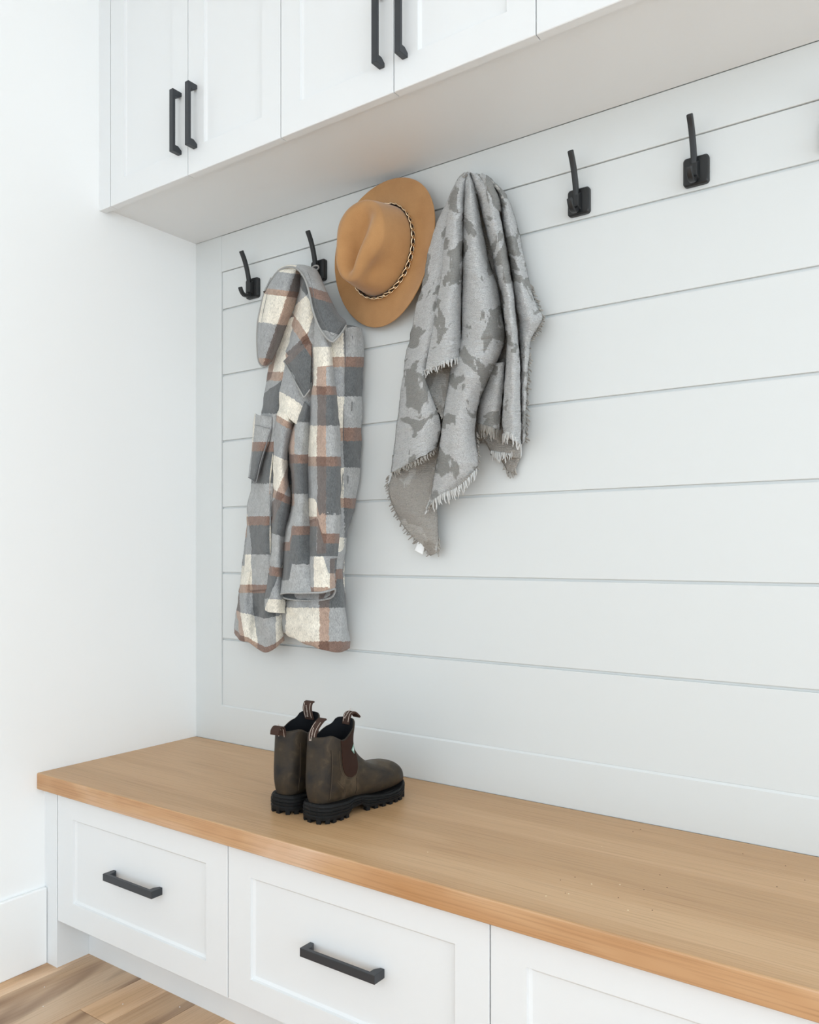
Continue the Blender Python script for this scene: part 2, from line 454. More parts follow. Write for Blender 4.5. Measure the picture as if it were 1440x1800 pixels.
def uv_right(x, y):
    t = ip(y, [560, 575, 628, 645, 697, 752, 775, 822, 876, 892, 945, 1000, 1018, 1068, 1127, 1148], [-.6, -.43, 0, .19, .57, 1, 1.19, 1.57, 2, 2.19, 2.57, 3, 3.19, 3.57, 4, 4.2])
    a = 1 + (603.5 - x) / 140
    b = ip(x, [490, 505, 562, 579, 620], [-.08, .0, .42, .56, .9])
    k = sst((y - 960) / 40)
    return a * (1 - k) + b * k, t
def uv_lsleeve(x, y):
    yy = y - ip(y, [680, 725, 800, 860, 938, 1000, 1050], [.4, .65, .45, .5, .3, .2, .05]) * (x - 480)
    t = ip(yy, [640, 683, 725, 737, 799, 860, 874, 938, 996, 1012, 1053, 1100], [-.75, -.43, 0, .19, .57, 1, 1.19, 1.57, 2, 2.19, 2.57, 3])
    s_ = .42 + (.925 * x + .38 * y - 778.9) / 100
    return max(.05, s_), t
def uv_yoke(x, y):
    return uv_yoke2(x, y, True)
def uv_flap(x, y): a, b = uv_yoke2(x, y, False); return min(a, .99), min(b, .56)
def uv_yoke2(x, y, below):
    lim = 634 + (x - 499) * 1.8 if x < 534 else 697 - (x - 534) * 1.18
    if below and y > lim: return uv_lsleeve(x, y)
    if x > ip(y, [525, 551, 589, 606, 700], [556, 552, 541, 549, 549]) and y > 525:
        return .72 + (x - 541) / 300, ip(y, [525, 610], [.6, .97]) - 1
    return (.70 * x + .71 * y - 745) / 115, (-.83 * x + .56 * y + 119.3) / 85
def uv_rsleeve(x, y):
    xc = 559 + (y - 907) * .16
    yy = y - 30 * sst((x - xc) / 5 + .5) * min(1, max(0, (y - 870) / 36))
    t = ip(yy, [553, 679, 694, 748, 803, 819, 876, 908, 925, 978, 1032, 1052], [-.40, 0, .19, .57, 1, 1.19, 1.57, 2, 2.19, 2.57, 3, 3.19])
    if y > 1000 and x > 553: t = max(t, ip(y - .25 * (566 - x), [1000, 1015, 1037, 1052], [2.5, 2.6, 3, 3.19])) if x < 580 else t
    s1 = 1.42 + (x - 557) / 115
    if y < 645: s1 = ip(y, [553, 607, 610, 613, 640, 645], [.8, .85, 1.02, 1.15, 1.2, s1])
    s2 = 2 + (x - 552) / 66
    k = sst((y - 970 - (x - 552) * .1) / 10)
    if x < 556: s1 = s1 + .45 * sst((y - 908) / 20)
    return s1 * (1 - k) + s2 * k, t
def uv_rinner(x, y):
    yy = y - (28 * (1 - sst((x - 509) / 4)) if y > 890 else 0)
    t = ip(yy, [694, 742, 799, 814, 868, 925, 940, 992, 1046], [.19, .57, 1, 1.19, 1.57, 2, 2.19, 2.57, 3])
    return max(.56 + (x - 517) / 115, .6 if y > 890 else 0), t
def uv_edge(x, y):
    return ip(y, [660, 1003, 1010, 1050], [1.2, 1.2, 1.6, 1.7]), ip(y, [660, 735, 797, 850, 868, 925, 981, 1003, 1053], [-.2, .19, .57, 1, 1.19, 1.57, 2, 2.19, 2.57])
def uv_wing(x, y):
    yy = y - .12 * (x - 460)
    return .42 + (.94 * x + .33 * y - 646.1) / 130, 2 + ip(yy, [460, 474, 506, 516, 567, 630, 643, 650], [.95, .57, .19, 0, -.43, -.81, -1, -1.05])
def uv_rwing(x, y):
    yy = y - .3 * (x - 548)
    return .8, ip(yy, [440, 466, 506, 522, 574, 600], [.58, .6, 1, 1.19, 1.57, 1.9])

# ------------------------------------------------------------ plaid jacket
coat = empty('jacket', (.46, -.05, .80), 'brown grey and cream plaid wool jacket hanging by its collar beside the hat', 'jacket')
body = Cloth()
# left front: rows (uL,vL,uR,vR,dL,dM,dR,sL,sR,t)
lf = [(497, 560, 524, 556, .060, .085, .085, -.30, .10, -1.33),
      (486, 600, 516, 596, .050, .080, .085, -.30, .10, -1.0),
      (475, 640, 506, 636, .045, .080, .085, -.28, .12, -.66),
      (466, 680, 498, 676, .040, .080, .085, -.20, .20, -.30),
      (459, 725, 490, 722, .035, .080, .085, -.25, .22, .05 - .4),
      (450, 780, 486, 778, .035, .080, .085, -.35, .22, .05),
      (443, 840, 482, 838, .035, .080, .085, -.42, .22, .50),
      (437, 880, 480, 878, .035, .082, .085, -.45, .24, .82),
      (433, 915, 480, 912, .035, .084, .085, -.45, .26, 1.02),
      (432, 950, 480, 948, .030, .084, .085, -.48, .28, 1.30),
      (427, 1010, 482, 1008, .030, .082, .085, -.58, .30, 1.82),
      (419, 1040, 490, 1035, .030, .080, .080, -.72, .38, 2.05)]
body.add(orient(strip(lf, 30, 90, lambda w_, t: .006 * math.sin(w_ * 9 + 1) * t, uvf=uv_leftfront)))
jb = Cloth()
# lower hem of the left front, with its scalloped edge (seven control columns)
def patch(ctrl, nu, nv, uvf=None):
    """ctrl[row][col] = (u, v, d, s, t)"""
    C_ = np.array(ctrl, float); rows = np.array([catmull(r, nu) for r in C_])   # row,nu,5
    A = np.array([catmull(rows[:, j, :], nv) for j in range(nu)]).transpose(1, 0, 2)
    V = []; UV = []
    for i in range(nv):
        for j in range(nu):
            u, v, d, s_, t_ = A[i, j]; V.append(Y(u, v, -max(d, .006))); UV.append(uvf(u, v) if uvf else (s_, t_))
    return orient((V, gridf(nv, nu), UV))
left_hem = [
    [(427, 1005, .030, -.55, 1.78), (436, 1004, .066, -.48, 1.78), (446, 1003, .060, -.38, 1.78), (456, 1003, .078, -.25, 1.78), (468, 1003, .082, -.10, 1.78), (480, 1003, .070, .15, 1.78), (496, 1003, .050, .3, 1.78)],
    [(420, 1035, .028, -.60, 2.02), (431, 1034, .070, -.52, 2.04), (443, 1032, .058, -.40, 2.02), (455, 1031, .072, -.24, 1.98), (468, 1032, .084, -.08, 1.98), (482, 1034, .070, .2, 2.0), (497, 1036, .050, .4, 2.0)],
    [(417, 1062, .028, -.62, 2.30), (428, 1066, .076, -.56, 2.30), (440, 1070, .068, -.42, 2.30), (452, 1074, .054, -.20, 2.26), (466, 1074, .084, -.06, 2.24), (482, 1072, .074, .35, 2.2), (498, 1074, .050, .5, 2.2)],
    [(413, 1085, .026, -.66, 2.56), (426, 1092, .080, -.60, 2.62), (437, 1098, .078, -.55, 2.62), (450, 1101, .056, -.30, 2.60), (465, 1104, .080, -.10, 2.60), (483, 1104, .078, .2, 2.6), (499, 1102, .045, .5, 2.6)],
    [(411, 1104, .025, -.68, 2.80), (424, 1115, .080, -.62, 2.86), (437, 1121, .082, -.58, 2.86), (451, 1126, .066, -.35, 2.84), (466, 1130, .076, -.12, 2.82), (484, 1127, .074, .15, 2.8), (500, 1118, .042, .5, 2.8)],
    [(411, 1113, .022, -.70, 2.98), (423, 1126, .074, -.64, 3.07), (436, 1130, .076, -.60, 3.10), (451, 1139, .062, -.38, 3.08), (467, 1147, .070, -.14, 3.06), (484, 1140, .066, .12, 2.95), (501, 1126, .038, .5, 2.9)]]
body.add(patch(left_hem, 60, 60, uv_leftfront))
# right front panel, reaching from under the collar down to the big corner of the hem
rp = [
    [(566, 566, .050, -.6, -1.0), (584, 566, .086, -.3, -1.0), (598, 566, .086, 0, -1.0), (606, 570, .078, .44, -1.0), (622, 573, .060, .60, -1.0), (634, 578, .022, .95, -1.0)],
    [(558, 610, .050, -.6, -.58), (580, 612, .092, -.3, -.58), (599, 614, .086, 0, -.58), (606, 616, .076, .44, -.58), (624, 616, .058, .60, -.58), (638, 616, .018, .95, -.58)],
    [(556, 632, .050, -.6, 0), (580, 632, .092, -.3, 0), (600, 631, .086, 0, -.02), (606, 630, .076, .44, -.02), (624, 629, .056, .60, .0), (638, 629, .016, .95, .0)],
    [(552, 698, .050, -.6, .56), (580, 698, .094, -.3, .57), (598, 698, .084, .0, .57), (605, 698, .074, .44, .57), (622, 699, .056, .60, .57), (635, 699, .016, .95, .57)],
    [(548, 753, .050, -.6, 1.0), (580, 753, .094, -.3, 1.0), (598, 753, .082, .0, 1.0), (604, 753, .072, .44, 1.0), (621, 753, .052, .60, 1.0), (634.5, 753, .014, .95, 1.0)],
    [(540, 822, .050, -.6, 1.57), (578, 822, .090, -.3, 1.57), (597, 822, .080, .0, 1.57), (603, 822, .070, .44, 1.57), (619, 822, .050, .60, 1.57), (631.5, 822, .014, .95, 1.57)],
    [(530, 876, .050, -.6, 2.0), (575, 876, .088, -.3, 2.0), (596, 876, .080, .0, 2.0), (602, 876, .070, .44, 2.0), (614, 876, .050, .60, 2.0), (624.5, 876, .014, .95, 2.0)],
    [(520, 945, .050, -.6, 2.57), (570, 945, .086, -.3, 2.57), (592, 945, .080, .05, 2.57), (598, 945, .070, .5, 2.57), (604, 945, .050, .60, 2.57), (609, 945, .018, .95, 2.57)],
    [(505, 1000, .055, -.5, 3.0), (550, 1000, .088, -.1, 3.0), (585, 1000, .085, .45, 3.0), (592, 1000, .076, .6, 3.0), (598, 1000, .050, .80, 3.0), (601, 1000, .020, 1.0, 3.0)],
    [(498, 1040, .050, -.3, 3.19), (525, 1042, .085, -.02, 3.22), (556, 1043, .092, .40, 3.22), (575, 1043, .088, .54, 3.22), (596, 1042, .062, .85, 3.20), (604, 1040, .020, .99, 3.2)],
    [(495, 1066, .044, -.12, 3.52), (510, 1067, .080, .02, 3.56), (540, 1068, .094, .25, 3.57), (562, 1068, .092, .42, 3.57), (598, 1068, .066, .85, 3.57), (606, 1066, .020, .99, 3.57)],
    [(494, 1092, .040, -.14, 3.76), (508, 1096, .078, .02, 3.78), (538, 1100, .096, .25, 3.78), (562, 1102, .092, .42, 3.78), (599, 1104, .066, .85, 3.77), (609, 1102, .020, .99, 3.76)],
    [(497, 1105, .038, -.10, 3.84), (514, 1118, .076, .05, 3.96), (540, 1127, .092, .27, 4.0), (563, 1128, .090, .42, 4.0), (600, 1127, .064, .82, 4.0), (614, 1124, .020, .99, 4.0)],
    [(500, 1109, .036, -.08, 3.87), (520, 1122, .074, .10, 4.01), (545, 1131, .086, .30, 4.08), (570, 1142, .084, .45, 4.14), (597, 1145.5, .058, .8, 4.15), (614, 1139, .022, .99, 4.13)]]
body.add(patch(rp, 80, 200, uv_right))
# back of the jacket lying against the boards
bk = [(520, 520, 568, 520, .03, .03, .022, 0, 1, 0), (482, 640, 630, 620, .016, .022, .012, 0, 1, .9), (450, 800, 625, 800, .014, .02, .010, 0, 1, 2.2),
      (430, 960, 606, 950, .014, .02, .010, 0, 1, 3.3), (416, 1080, 606, 1080, .013, .016, .010, 0, 1, 4.3), (416, 1108, 606, 1122, .013, .016, .011, 0, 1, 4.6)]
body.add(orient(strip(bk, 12, 40)))
body.obj('body', [PLAID], coat, .0035, .010, .045)

# centre panel: yoke running into the left sleeve; plaid runs on the bias here
sl = Cloth()
yk = [
    [(528, 484, .088, 1.42, -2.30), (535, 482, .108, 1.55, -2.30), (541, 482, .104, 1.7, -2.3), (548, 484, .080, 1.9, -2.3)],
    [(524, 510, .080, 1.48, -2.02), (533, 508, .116, 1.62, -2.05), (546, 510, .112, 1.80, -2.05), (556, 514, .078, 2.0, -2.02)],
    [(518, 541, .074, 1.90, -1.42), (533, 533, .120, 2.10, -1.43), (552, 527, .116, 2.25, -1.43), (570, 530, .078, 2.5, -1.4)],
    [(513, 556, .074, 2.02, -1.0), (530, 572, .122, 2.22, -1.10), (550, 578, .118, 2.42, -1.15), (578, 560, .078, 2.62, -1.2)],
    [(506, 582, .072, 2.43, -.95), (522, 600, .122, 2.50, -.78), (545, 592, .118, 2.58, -.9), (582, 588, .080, 2.8, -1.0)],
    [(500, 612, .072, 2.66, -.36), (516, 624, .120, 2.70, -.02), (543, 598, .116, 2.75, .0), (586, 612, .082, 2.9, -.6)],
    [(495, 640, .070, 2.70, .40), (516, 636, .118, 2.76, .25), (543, 622, .112, 2.84, .22), (588, 640, .080, 3, .2)],
    [(490, 668, .070, 2.74, .54), (510, 662, .118, 2.8, .48), (536, 676, .112, 2.90, .46), (580, 668, .080, 3, .5)],
    [(487, 690, .068, 2.92, .57), (503, 676, .118, 3.02, .57), (530, 702, .112, 3.30, .62), (566, 694, .078, 3.44, .6)],
    [(483, 725, .068, 2.98, .82), (500, 728, .118, 3.12, .86), (522, 746, .108, 3.38, .88), (552, 745, .075, 3.52, .9)]]
sl.add(patch(yk, 220, 160, uv_yoke))
lsl = [
    [(483, 722, .068, 2.98, .84), (496, 724, .116, 3.10, .86), (508, 732, .118, 3.25, .88), (517, 745, .080, 3.38, .9)],
    [(479, 744, .066, 2.95, 1.02), (492, 734, .116, 3.30, 1.05), (505, 746, .116, 3.50, 1.08), (515, 758, .078, 3.80, 1.12)],
    [(476.5, 795, .064, 2.92, 1.52), (488, 800, .118, 3.10, 1.54), (498, 806, .116, 3.26, 1.6), (506, 812, .076, 3.39, 1.62)],
    [(476, 858, .064, 2.95, 1.95), (487, 864, .116, 3.12, 1.98), (501, 872, .116, 3.44, 2.0), (512, 876, .076, 3.54, 2.02)],
    [(475, 880, .062, 2.92, 2.20), (487, 890, .116, 3.36, 2.20), (501, 892, .114, 3.52, 2.21), (510, 896, .074, 3.66, 2.22)],
    [(473, 938, .060, 3.02, 2.62), (483, 938, .114, 3.46, 2.60), (493, 940, .112, 3.65, 2.58), (503, 942, .072, 3.85, 2.58)],
    [(471, 985, .060, 3.05, 2.98), (478, 990, .112, 3.46, 2.99), (490, 1000, .112, 3.65, 3.0), (500, 1002, .072, 3.85, 3.0)],
    [(465, 1030, .062, 3.30, 3.25), (474, 1034, .114, 3.62, 3.3), (488, 1036, .114, 3.80, 3.34), (502, 1036, .074, 3.95, 3.35)],
    [(461.5, 1052, .062, 3.92, 3.56), (472, 1053, .116, 4.02, 3.57), (488, 1053, .116, 4.2, 3.57), (502, 1053, .076, 4.4, 3.57)],
    [(461.5, 1070, .062, 3.92, 3.74), (472, 1076, .114, 4.02, 3.76), (487, 1077.5, .114, 4.2, 3.76), (502, 1078, .076, 4.4, 3.76)]]
sl.add(patch(lsl, 50, 180, uv_lsleeve))
sl.obj('sleeve', [PLAID], coat, .0035, .007, .035)
# layered front edges just left of that sleeve
fe = Cloth()
fe.add(patch([[(479, 735, .058, 2.3, .9), (482, 735, .078, 2.5, .9), (485, 742, .074, 2.6, .9)],
              [(475, 800, .062, 2.9, 1.57), (479, 800, .092, 3.1, 1.57), (483, 802, .074, 3.3, 1.57)],
              [(470.5, 850, .060, 2.9, 2.0), (474, 850, .094, 3.1, 2.0), (479, 852, .074, 3.3, 2.0)],
              [(472, 920, .058, 3.1, 2.55), (475, 920, .094, 3.3, 2.5), (479, 922, .072, 3.6, 2.5)],
              [(470.5, 981, .056, 3.1, 3.0), (474, 981, .094, 3.3, 3.0), (480, 985, .074, 3.5, 3.0)],
              [(466, 1025, .056, 3.5, 3.3), (471, 1026, .096, 3.7, 3.3), (480, 1028, .074, 3.8, 3.3)]], 16, 80, uv_edge))
fe.obj('front_edge', [PLAID], coat, .003, .002, .04)

# right sleeve: a closed tube with a deep crease, its open cuff seen from the front
sr = Cloth()
sR = [
    [(545, 556, .092, -.4, -1.0), (556, 552, .124, -.3, -1.0), (566, 560, .132, -.2, -1.0), (574, 572, .122, -.1, -1.0), (580, 585, .090, 0, -1.0)],
    [(545, 608, .090, .48, -.45), (556, 602, .126, .60, -.44), (567, 598, .134, .02, -.43), (577, 598, .124, .2, -.43), (583, 604, .092, .35, -.42)],
    [(545.5, 640, .090, .43, -.02 - .05), (558, 636, .128, .02, -.03), (568, 632, .138, .2, -.42), (579, 629, .126, .35, -.42), (586.5, 636, .092, .40, -.40)],
    [(545.5, 672, .090, .40, -.12), (559, 666, .128, .58, -.10), (570, 662, .138, .70, -.10), (582, 662, .126, .85, -.10), (590, 668, .092, .92, -.10)],
    [(545, 684, .088, .38, .06), (554, 680, .130, .50, .02), (568, 678, .140, .68, .0), (583, 678, .128, .85, .0), (591, 682, .092, .95, .02)],
    [(543.5, 700, .088, .30, .20), (553, 696, .130, .42, .19), (568, 695, .140, .65, .19), (585, 695, .128, .85, .19), (593, 698, .092, .96, .20)],
    [(542.5, 748, .088, .10, .57), (556.5, 747, .130, .42, .57), (573, 747, .142, .56, .57), (588, 747, .128, .82, .57), (597, 748, .092, .96, .57)],
    [(540, 806, .088, .10, 1.0), (557, 804, .130, .42, 1.0), (573, 803, .142, .56, 1.0), (590, 804, .128, .82, 1.0), (599.5, 805, .092, .96, 1.0)],
    [(540, 876, .088, .08, 1.57), (555, 876, .130, .42, 1.57), (570, 876, .142, .56, 1.57), (590, 877, .128, .82, 1.57), (599.5, 878, .092, .96, 1.57)],
    [(542, 908, .090, .05, 2.0), (556, 906, .130, .42, 1.98), (566, 930, .140, .55, 1.98), (588, 936, .128, .8, 1.99), (597.5, 938, .092, .96, 2.0)],
    [(541, 938, .092, .5, 2.2), (556, 940, .130, .62, 2.2), (570, 950, .138, .72, 2.2), (586, 955, .126, .84, 2.2), (595.5, 956, .092, .97, 2.2)],
    [(540, 980, .096, .8, 2.55), (552, 982, .130, .98, 2.56), (567, 984, .138, 1.10, 2.57), (577, 998, .126, 1.25, 2.60), (592.5, 990, .092, 1.7, 2.5)],
    [(540, 1015, .104, .7, 2.82), (552, 1016, .134, .95, 2.82), (568, 1016, .140, 1.18, 2.82), (582, 1016, .128, 1.42, 2.82), (590, 1014, .094, 1.7, 2.82)],
    [(538, 1040, .110, .7, 2.98), (550, 1040, .138, .95, 2.98), (566, 1040, .142, 1.18, 3.03), (580, 1037, .130, 1.42, 3.03), (589, 1034, .098, 1.6, 3.0)]]
sr.add(patch(sR, 80, 240, uv_rsleeve))
# the inner half of the same sleeve, left of the crease
sI = [
    [(530, 700, .084, .40, .57), (535, 706, .108, .45, .57), (541, 712, .112, .5, .57), (547, 715, .090, .55, .57)],
    [(516, 746, .080, .40, .56), (524, 742, .114, .50, .57), (535, 741, .118, .75, .57), (546, 741, .090, .95, .57)],
    [(506.5, 782, .080, .42, .80), (516, 782, .120, .54, .80), (530, 781, .122, .75, .80), (544, 781, .090, .95, .8)],
    [(508, 802, .080, .45, 1.0), (518, 800, .122, .56, 1.0), (530, 798, .124, .75, 1.0), (543, 797, .090, .95, 1.0)],
    [(513, 868, .080, .50, 1.58), (522, 868, .122, .60, 1.57), (532, 868, .124, .75, 1.57), (543, 868, .092, .95, 1.57)],
    [(508, 908, .080, .50, 1.85), (518, 908, .122, .60, 1.86), (530, 908, .126, .78, 1.86), (544, 908, .094, .95, 1.86)],
    [(501, 934, .080, .6, 2.0), (512, 925, .122, .72, 2.0), (528, 924, .128, .80, 2.0), (546, 923, .096, .95, 2.0)],
    [(497, 970, .082, .6, 2.24), (509, 965, .126, .72, 2.24), (527, 964, .132, .80, 2.24), (548, 964, .100, .96, 2.24)],
    [(496, 1000, .084, .6, 2.56), (508, 993, .130, .66, 2.57), (527, 992, .136, .78, 2.57), (551, 992, .106, .99, 2.57)],
    [(491, 1026, .086, .6, 2.78), (505, 1026, .132, .66, 2.8), (526, 1026, .140, .78, 2.8), (552, 1026, .120, .99, 2.8)],
    [(488.5, 1044, .088, .6, 2.92), (505, 1041, .134, .66, 2.95), (526, 1041, .142, .78, 2.95), (551, 1041, .134, .99, 2.95)]]
sr.add(patch(sI, 50, 170, uv_rinner))
# back half of the cuff, hanging a little lower, so that the opening shows
cf = [
    [(488.5, 1020, .086, .6, 1.1), (520, 1020, .070, .9, 1.1), (560, 1020, .070, 1.1, 1.1), (589.5, 1018, .096, 1.4, 1.1)],
    [(488.5, 1044, .088, .6, 1.25), (505, 1051, .092, .8, 1.3), (535, 1054, .094, .97, 1.3), (566, 1053, .094, 1.2, 1.3), (589, 1038, .098, 1.6, 1.25)]]
cf[0] = [(488.5, 1020, .086, .6, 1.1), (505, 1020, .074, .8, 1.1), (535, 1020, .070, .97, 1.1), (566, 1020, .072, 1.2, 1.1), (589.5, 1018, .096, 1.4, 1.1)]
sr.add(patch(cf, 40, 14))
sr.obj('sleeve', [PLAID], coat, .0035, .006, .035)
# rolled lip of the cuff
lip = [(488.5, 1045, .090), (505, 1042, .136), (526, 1042.5, .145), (551, 1042, .146), (566, 1041.5, .145), (580, 1038, .133), (589, 1036, .099), (584, 1049, .097), (566, 1054.5, .096), (535, 1055.5, .096), (505, 1052.5, .094), (488.5, 1045, .090)]
P = [Y(u, v, -d) - np.array(coat.location) for u, v, d in catmull(lip, 90)]
V, F = tube_mesh(P, .0026, 8); mesh('cuff_edge', V, F, PLAID, coat, True, uv=[(.72, .8)] * len(V))
def lineon(name, pts, rad, mat, parent, n=60, uv=None):
    P = [Y(u, v, -d) - np.array(parent.location) for u, v, d in catmull(pts, n)]
    V, F = tube_mesh(P, rad, 6); return mesh(name, V, F, mat, parent, True, uv=[uv] * len(V) if uv else None)

# collar: left wing, standing roll over the hook, right wing
cl = Cloth()
cl.add(patch([[(476, 494, .094, 1.02, -.60), (490, 473, .112, 1.2, -.60), (508, 466, .116, 1.3, -.6), (524, 467, .108, 1.38, -.6), (532, 474, .092, 1.4, -.6)],
              [(470, 506, .106, .62, .16), (484, 490, .134, .75, .22), (502, 482, .138, .85, .22), (517, 482, .124, .95, .22), (528, 487, .088, 1.0, .22)],
              [(466, 513, .110, .62, .57 + .41), (480, 505, .140, .75, .98), (498, 507, .142, .88, .99), (512, 508, .124, 1.42 - .42, .99), (526, 512, .084, 1.0, .99)],
              [(464, 517, .110, .98, 1.18), (479, 516, .140, 1.15, 1.18), (497, 522, .140, 1.40, 1.19), (508, 527, .122, 1.45, 1.19), (520, 533, .082, 1.54, 1.19)],
              [(457.5, 545, .106, 1.02, 1.40), (472, 545, .138, 1.18, 1.40), (492, 552, .134, 1.42, 1.40), (501, 555, .116, 1.48, 1.4), (512, 560, .078, 1.54, 1.4)],
              [(453.5, 567, .102, 1.04, 2.0), (466, 569, .132, 1.18, 2.0), (484, 575, .128, 1.40, 2.0), (493, 578, .110, 1.46, 2.0), (502, 580, .076, 1.54, 2.0)],
              [(452, 600, .092, 1.60, 2.20), (463, 603, .122, 1.75, 2.20), (476, 606, .118, 1.98, 2.20), (484, 608, .104, 2.44, 2.2), (490, 610, .074, 2.5, 2.2)],
              [(454, 630, .080, 1.60, 2.40), (461, 632, .106, 1.80, 2.40), (469, 634, .106, 1.98, 2.40), (476, 632, .092, 2.44, 2.4), (482, 626, .070, 2.5, 2.4)],
              [(459, 641, .076, 1.3, 2.50), (463, 643, .092, 1.4, 2.5), (468, 643, .092, 1.42, 2.50), (473, 640.5, .082, 1.46, 2.5), (478, 636, .068, 1.5, 2.5)]], 60, 130, uv_wing))
rw = [
    [(508, 469, .104, .70, .62), (524, 465, .108, .8, .64), (541, 467, .100, .9, .66), (556, 474, .082, .97, .68), (564, 486, .056, 1.0, .7)],
    [(526, 475, .128, .62, .70), (538, 478, .130, .72, .74), (550, 484, .118, .84, .78), (562, 490, .096, .92, .85), (570, 502, .062, .97, .9)],
    [(536, 493, .140, .62, .85), (547, 497, .142, .72, .90), (560, 502, .128, .82, .94), (571, 508, .104, .9, .97), (577, 517, .068, .97, .99)],
    [(543, 516, .146, .62, 1.0), (555, 512, .146, .72, 1.02), (567, 516, .130, .82, 1.03), (577, 520, .106, .9, 1.02), (583, 529, .070, .97, 1.02)],
    [(547, 532, .148, .62, 1.19), (560, 526, .148, .72, 1.19), (573, 530, .132, .82, 1.19), (583, 535, .108, .9, 1.19), (589, 541, .074, .97, 1.19)],
    [(552, 550, .148, .62, 1.32), (565, 546, .148, .72, 1.30), (579, 548, .134, .82, 1.30), (590, 550, .112, .9, 1.30), (596, 553, .082, .97, 1.30)],
    [(561, 574, .144, .66, 1.46), (572, 568, .144, .74, 1.42), (586, 566, .132, .84, 1.42), (598, 564, .114, .92, 1.40), (607, 563, .090, .99, 1.4)],
    [(572, 590, .138, .66, 1.66), (580, 586, .138, .76, 1.62), (591, 580, .130, .84, 1.62), (601, 575, .116, .9, 1.6), (609, 569, .094, .97, 1.6)],
    [(580, 599, .134, .70, 1.80), (585, 600, .132, .76, 1.80), (591, 594, .126, .82, 1.80), (600, 586, .112, .9, 1.8), (608.5, 572, .094, .95, 1.8)]]
cl.add(patch(rw, 50, 130, uv_rwing))
cl.obj('collar', [PLAID], coat, .0045, .002, .03)
edge_pts = [(476, 495, .104), (484, 482, .116), (495, 473, .124), (510, 469.5, .134), (523, 473, .141), (531, 482, .146), (538, 495, .150), (544, 516, .154), (550, 545, .156), (560, 573, .152), (572, 591, .145), (580, 599, .140), (586, 600.5, .136), (593, 594, .131), (602, 583, .117), (608.5, 572, .101)]
lineon('collar_edge', edge_pts, .0027, PIPE, coat, 90)
edge2 = [(477, 489, .094), (470, 503, .104), (465, 514, .109), (457.5, 544, .107), (453, 568, .103), (451.8, 600, .093), (454, 631, .081), (459, 642, .077), (466, 644, .092), (477, 637.5, .070)]
lineon('collar_edge', edge2, .0026, PIPE, coat, 80)
for off, pts in ((0, [(541, 478, .139), (548, 500, .151), (553, 528, .156), (559, 548, .155), (570, 570, .150), (583, 589, .142), (590, 586, .135), (602, 570, .122)]),
                 (1, [(470, 514, .131), (461, 560, .122), (459, 600, .113), (461, 630, .106)])):
    lineon('stitching', pts, .0006, STITCH, coat, 60)
# hanging loop over the lower arm
lineon('hanging_loop', [(546, 474, .085), (549, 470, .080), (554, 467, .074), (559, 467.5, .070), (560, 471, .066), (556, 475, .064)], .0022, PIPE, coat, 24)
# pointed chest pocket flap on the centre panel
fl = Cloth()
fl.add(patch([[(499, 634, .100, 2.62, .25), (515, 618, .126, 2.72, .25), (532, 606, .127, 2.8, .22), (547, 606, .118, 2.9, .22)],
              [(505, 644, .108, 2.62, .36), (519, 634, .128, 2.72, .34), (535, 628, .128, 2.8, .32), (547, 632, .118, 2.9, .3)],
              [(518, 668, .120, 2.66, .46), (527, 663, .127, 2.74, .45), (538, 660, .125, 2.82, .44), (546, 662, .117, 2.9, .42)],
              [(531, 692, .122, 2.7, .54), (534, 697, .124, 2.76, .56), (539, 692, .122, 2.84, .55), (545, 684, .117, 2.9, .5)]], 50, 60, uv_flap))
fl.obj('pocket_flap', [PLAID], coat, .003)
lineon('flap_edge', [(499, 635, .102), (508, 650, .115), (520, 673, .126), (531, 693, .126), (534.5, 698, .126), (539, 693, .126), (545, 685, .120)], .0019, PIPE, coat, 40)
lineon('stitching', [(506, 638, .119), (516, 654, .129), (527, 674, .130), (536, 686, .128)], .0006, STITCH, coat, 30)
# hip pocket on the left front, its hem standing off as a loose corner
pk = Cloth()
pk.add(patch([[(448, 727, .060, .60, .62), (456, 730, .092, .7, .62), (467, 731, .098, .8, .62), (478, 733, .092, .95, .62)],
              [(445, 747, .060, .60, .80), (454, 750, .096, .7, .80), (465, 752, .102, .8, .80), (477, 753, .094, .95, .8)],
              [(443.5, 777, .060, .60, 1.0), (452, 778, .098, .7, 1.0), (462, 779, .104, .8, 1.0), (473, 778, .094, .95, 1.0)],
              [(442, 795, .060, .60, 1.2), (450, 797, .098, .7, 1.2), (458, 798, .104, .8, 1.2), (466, 796, .092, .95, 1.2)],
              [(439, 820, .058, .62, 1.34), (446, 823, .094, .7, 1.34), (452, 824, .100, .8, 1.34), (459, 822, .090, .95, 1.34)],
              [(437, 839, .056, .64, 1.46), (442, 842, .088, .7, 1.46), (446, 845, .094, .78, 1.46), (450, 848, .090, .86, 1.46)]], 30, 80, uv_leftfront))
pk.obj('pocket', [PLAID], coat, .003, .002, .03)
lineon('pocket_edge', [(478, 750, .098), (468, 782, .100), (458, 814, .100), (450, 848, .096), (443, 843, .096), (437, 839, .060)], .0015, PIPED, coat, 40)
lineon('stitching', [(449, 747, .086), (458, 749, .103), (468, 752, .106), (475, 752, .100)], .0006, STITCH, coat, 24)
lineon('front_seam', [(606, 574, .080), (607, 616, .079), (606, 660, .078), (604.5, 700, .077), (604, 753, .075), (603, 822, .073), (602, 876, .072), (599, 940, .070)], .0009, STITCH, coat, 70)
for uu, v0, v1 in ((620, 590, 604), (619, 706, 722), (612, 836, 850)):
    lineon('buttonhole', [(uu, v0, .066), (uu, (v0 + v1) / 2, .065), (uu - .5, v1, .064)], .0009, STITCH, coat, 8)

